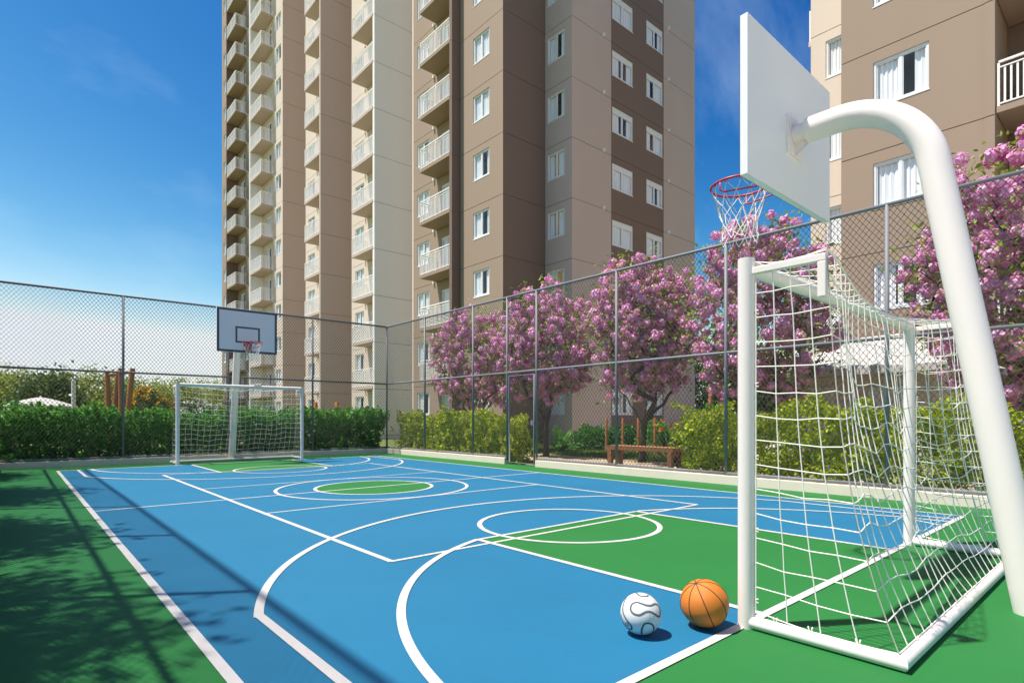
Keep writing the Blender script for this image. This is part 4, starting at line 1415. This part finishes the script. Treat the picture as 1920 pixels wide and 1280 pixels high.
# ------------------------------------------------------------------ garden furniture
bench = empty('bench', (11.1, 7.98, -0.05)); tag(bench, 'backless wooden bench behind the fence, left of the yellow green hedge', 'bench')
for i in range(3):
    t = MB(); t.box(-0.24 + i * 0.165, -0.24 + i * 0.165 + 0.15, -0.93, 0.93, 0.46, 0.56); t.build('seat_plank', M['wood'], bench, bevel=0.006)
for yy in (-0.84, 0.84):
    for xx in (-0.19, 0.19):
        t = MB(); t.box(xx - 0.05, xx + 0.05, yy - 0.055, yy + 0.055, 0, 0.459); t.build('leg', M['wood'], bench, bevel=0.006)
t = MB(); t.box(-0.13, 0.13, -0.86, -0.82, 0.36, 0.44); t.box(-0.13, 0.13, 0.82, 0.86, 0.36, 0.44); t.build('stretcher', M['wood'], bench)

def post(name, label, px, z, h, r, mat, group, tilt=(0, 0), z0=-0.1):
    x, y = at(px, z)
    t = MB(); t.tube([(0, 0, 0), (tilt[0] * .5, tilt[1] * .5, h * .5), (tilt[0], tilt[1], h - 0.02), (tilt[0], tilt[1], h)], [r, r * .98, r * .95, r * .8], 12)
    return tag(smooth_angle(t.build(name, mat, loc=(x, y, z0))), label, 'post', group)
for i, (px, z) in enumerate([(1137, 21.0), (1168, 20.2), (1197, 19.6), (1228, 19.0)]):
    post('wooden_post', ['leftmost of four thin wooden posts above the bench', 'second from left of four thin wooden posts above the bench',
                         'third from left of four thin wooden posts above the bench', 'rightmost of four thin wooden posts above the bench'][i], px, z, 1.28, 0.05, M['log'], 'thin wooden posts')
post('tall_post', 'left of two tall red wooden posts rising behind the hedge near the goal', 1332, 18.0, 2.35, 0.06, M['log'], 'tall red posts')
post('tall_post', 'right of two tall red wooden posts rising behind the hedge near the goal', 1354, 17.6, 2.30, 0.06, M['log'], 'tall red posts')
post('orange_post', 'left of two slanted orange post tops above the hedge, below the tower', 599, 30, 2.12, 0.11, M['orange_wood'], 'orange posts', (-0.18, 0.1))
post('orange_post', 'right of two slanted orange post tops above the hedge, below the tower', 630, 30, 2.12, 0.11, M['orange_wood'], 'orange posts', (0.05, 0.0))

lf = empty('log_frame', at(221, 25) + (-0.1,)); tag(lf, 'playground frame of thick crossed reddish logs beyond the far hedge', 'play frame')
ex, ey = CA, -SA
def lp(u, z, v=0.0): return (u * CA + v * SA, -u * SA + v * CA, z)
def px2(px, y, v=0.0): return lp((px - 221) * 25 / 1066.67, 1.265 + (784 - y) * 25 / 1066.67, v)
for a, c in (((205, 780), (198, 697)), ((209, 780), (218, 700)), ((229, 780), (223, 690)), ((233, 780), (246, 690))):
    t = MB(); base = px2(*a, 0.0); tp = px2(*c, 0.1)
    base = (base[0], base[1], 0.0)
    t.tube([base, tuple((Vector(base) + Vector(tp)) / 2), tp], [0.125, 0.115, 0.10], 14); smooth_angle(t.build('log', M['log'], lf))
t = MB(); t.tube([px2(199, 703, 0.1), px2(247, 696, 0.1)], 0.075, 12); smooth_angle(t.build('cross_log', M['log'], lf))
for q in (206, 214):
    t = MB(); t.tube([px2(q + 6, 703, 0.1), px2(q + 7, 775, 0.1)], 0.012, 6); t.build('rope', M['net'], lf)

sh = empty('shower_column', at(138, 26) + (-0.1,)); tag(sh, 'slim white column with a small side tap beyond the far hedge', 'column')
t = MB(); t.tube([(0, 0, 0), (0, 0, 2.98)], 0.085, 16); smooth_angle(t.build('column', M['white_metal'], sh))
t = MB(); t.tube([(0, 0, 2.28), lp(-0.2, 2.33)], 0.05, 10); smooth_angle(t.build('tap', M['white_metal'], sh))
t = MB(); t.tube([(0, 0, 2.98), (0, 0, 3.06)], 0.06, 12); smooth_angle(t.build('cap', M['white_metal'], sh))

pr = empty('parasol', at(76, 31) + (-0.1,)); tag(pr, 'white parasol top showing above the dark hedge on the left', 'parasol')
t = MB(); nseg = 8; zt_, ze = 2.42, 1.93; rr_ = 1.65
rings = [(0.0, zt_), (0.35, zt_ - 0.06), (0.9, zt_ - 0.22), (1.3, zt_ - 0.36), (rr_, ze)]
for i in range(nseg):
    a0, a1 = 2 * math.pi * i / nseg, 2 * math.pi * (i + 1) / nseg
    for (r0_, z0_), (r1_, z1_) in zip(rings[:-1], rings[1:]):
        q = [(r0_ * math.cos(a0), r0_ * math.sin(a0), z0_), (r1_ * math.cos(a0), r1_ * math.sin(a0), z1_), (r1_ * math.cos(a1), r1_ * math.sin(a1), z1_), (r0_ * math.cos(a1), r0_ * math.sin(a1), z0_)]
        t.poly(q if r0_ > 0 else q[:3])
    t.poly([(rr_ * math.cos(a0), rr_ * math.sin(a0), ze), (rr_ * math.cos(a0), rr_ * math.sin(a0), ze - 0.14), (rr_ * math.cos(a1), rr_ * math.sin(a1), ze - 0.14), (rr_ * math.cos(a1), rr_ * math.sin(a1), ze)])
t.build('canopy', M['white_fabric'], pr)
t = MB(); t.tube([(0, 0, 0), (0, 0, zt_ - 0.02)], 0.03, 10); t.build('pole', M['white_metal'], pr, True)
t = MB(); t.tube([(0, 0, zt_ - 0.01), (0, 0, zt_ + 0.08)], [0.05, 0.02], 10); t.build('finial', M['white_metal'], pr, True)

# white roofed hut behind the fence, seen through the near goal
hx, hy = at(1650, 14.3)
hut = empty('hut', (hx, hy, -0.06), R(-8)); tag(hut, 'small hut with white hipped roof seen through the near goal net', 'hut')
hw, hd, he, hr = 1.2, 1.6, 2.40, 3.3
t = MB(); t.box(-hw, hw, -hd, hd, 0, he - 0.12); t.build('wall', M['beige'], hut)
t = MB(); e = 0.45
c4 = [(-hw - e, -hd - e), (hw + e, -hd - e), (hw + e, hd + e), (-hw - e, hd + e)]
for i in range(4):
    a, c = c4[i], c4[(i + 1) % 4]
    ra = (0, -0.45) if i == 0 else ((0, 0.45) if i == 2 else None)
    if ra: t.poly([(*a, he), (*c, he), (*ra, hr)])
    else:
        q = ((0, -0.45), (0, 0.45)) if i == 1 else ((0, 0.45), (0, -0.45))
        t.poly([(*a, he), (*c, he), (*q[1], hr), (*q[0], hr)])
    t.poly([(*a, he - 0.16), (*c, he - 0.16), (*c, he), (*a, he)])
t.poly([(*p_, he - 0.16) for p_ in reversed(c4)])
t.build('roof', M['white_fabric'], hut)
def hut_open(x, y0_, y1_, z0_, z1_, nm):
    f = MB(); f.box(x - 0.05, x, y0_, y1_, z0_, z0_ + .07); f.box(x - 0.05, x, y0_, y1_, z1_ - .07, z1_); f.box(x - 0.05, x, y0_, y0_ + .07, z0_ + .07, z1_ - .07); f.box(x - 0.05, x, y1_ - .07, y1_, z0_ + .07, z1_ - .07)
    o = f.build(nm, M['frame'], hut)
    g_ = MB(); g_.box(x - 0.03, x - 0.004, y0_ + .07, y1_ - .07, z0_ + .07, z1_ - .07); g_.build('pane', M['room'], o)
hut_open(-hw, 0.5, 1.15, 0.1, 2.0, 'door'); hut_open(-hw, -1.05, -0.3, 1.0, 1.95, 'window')
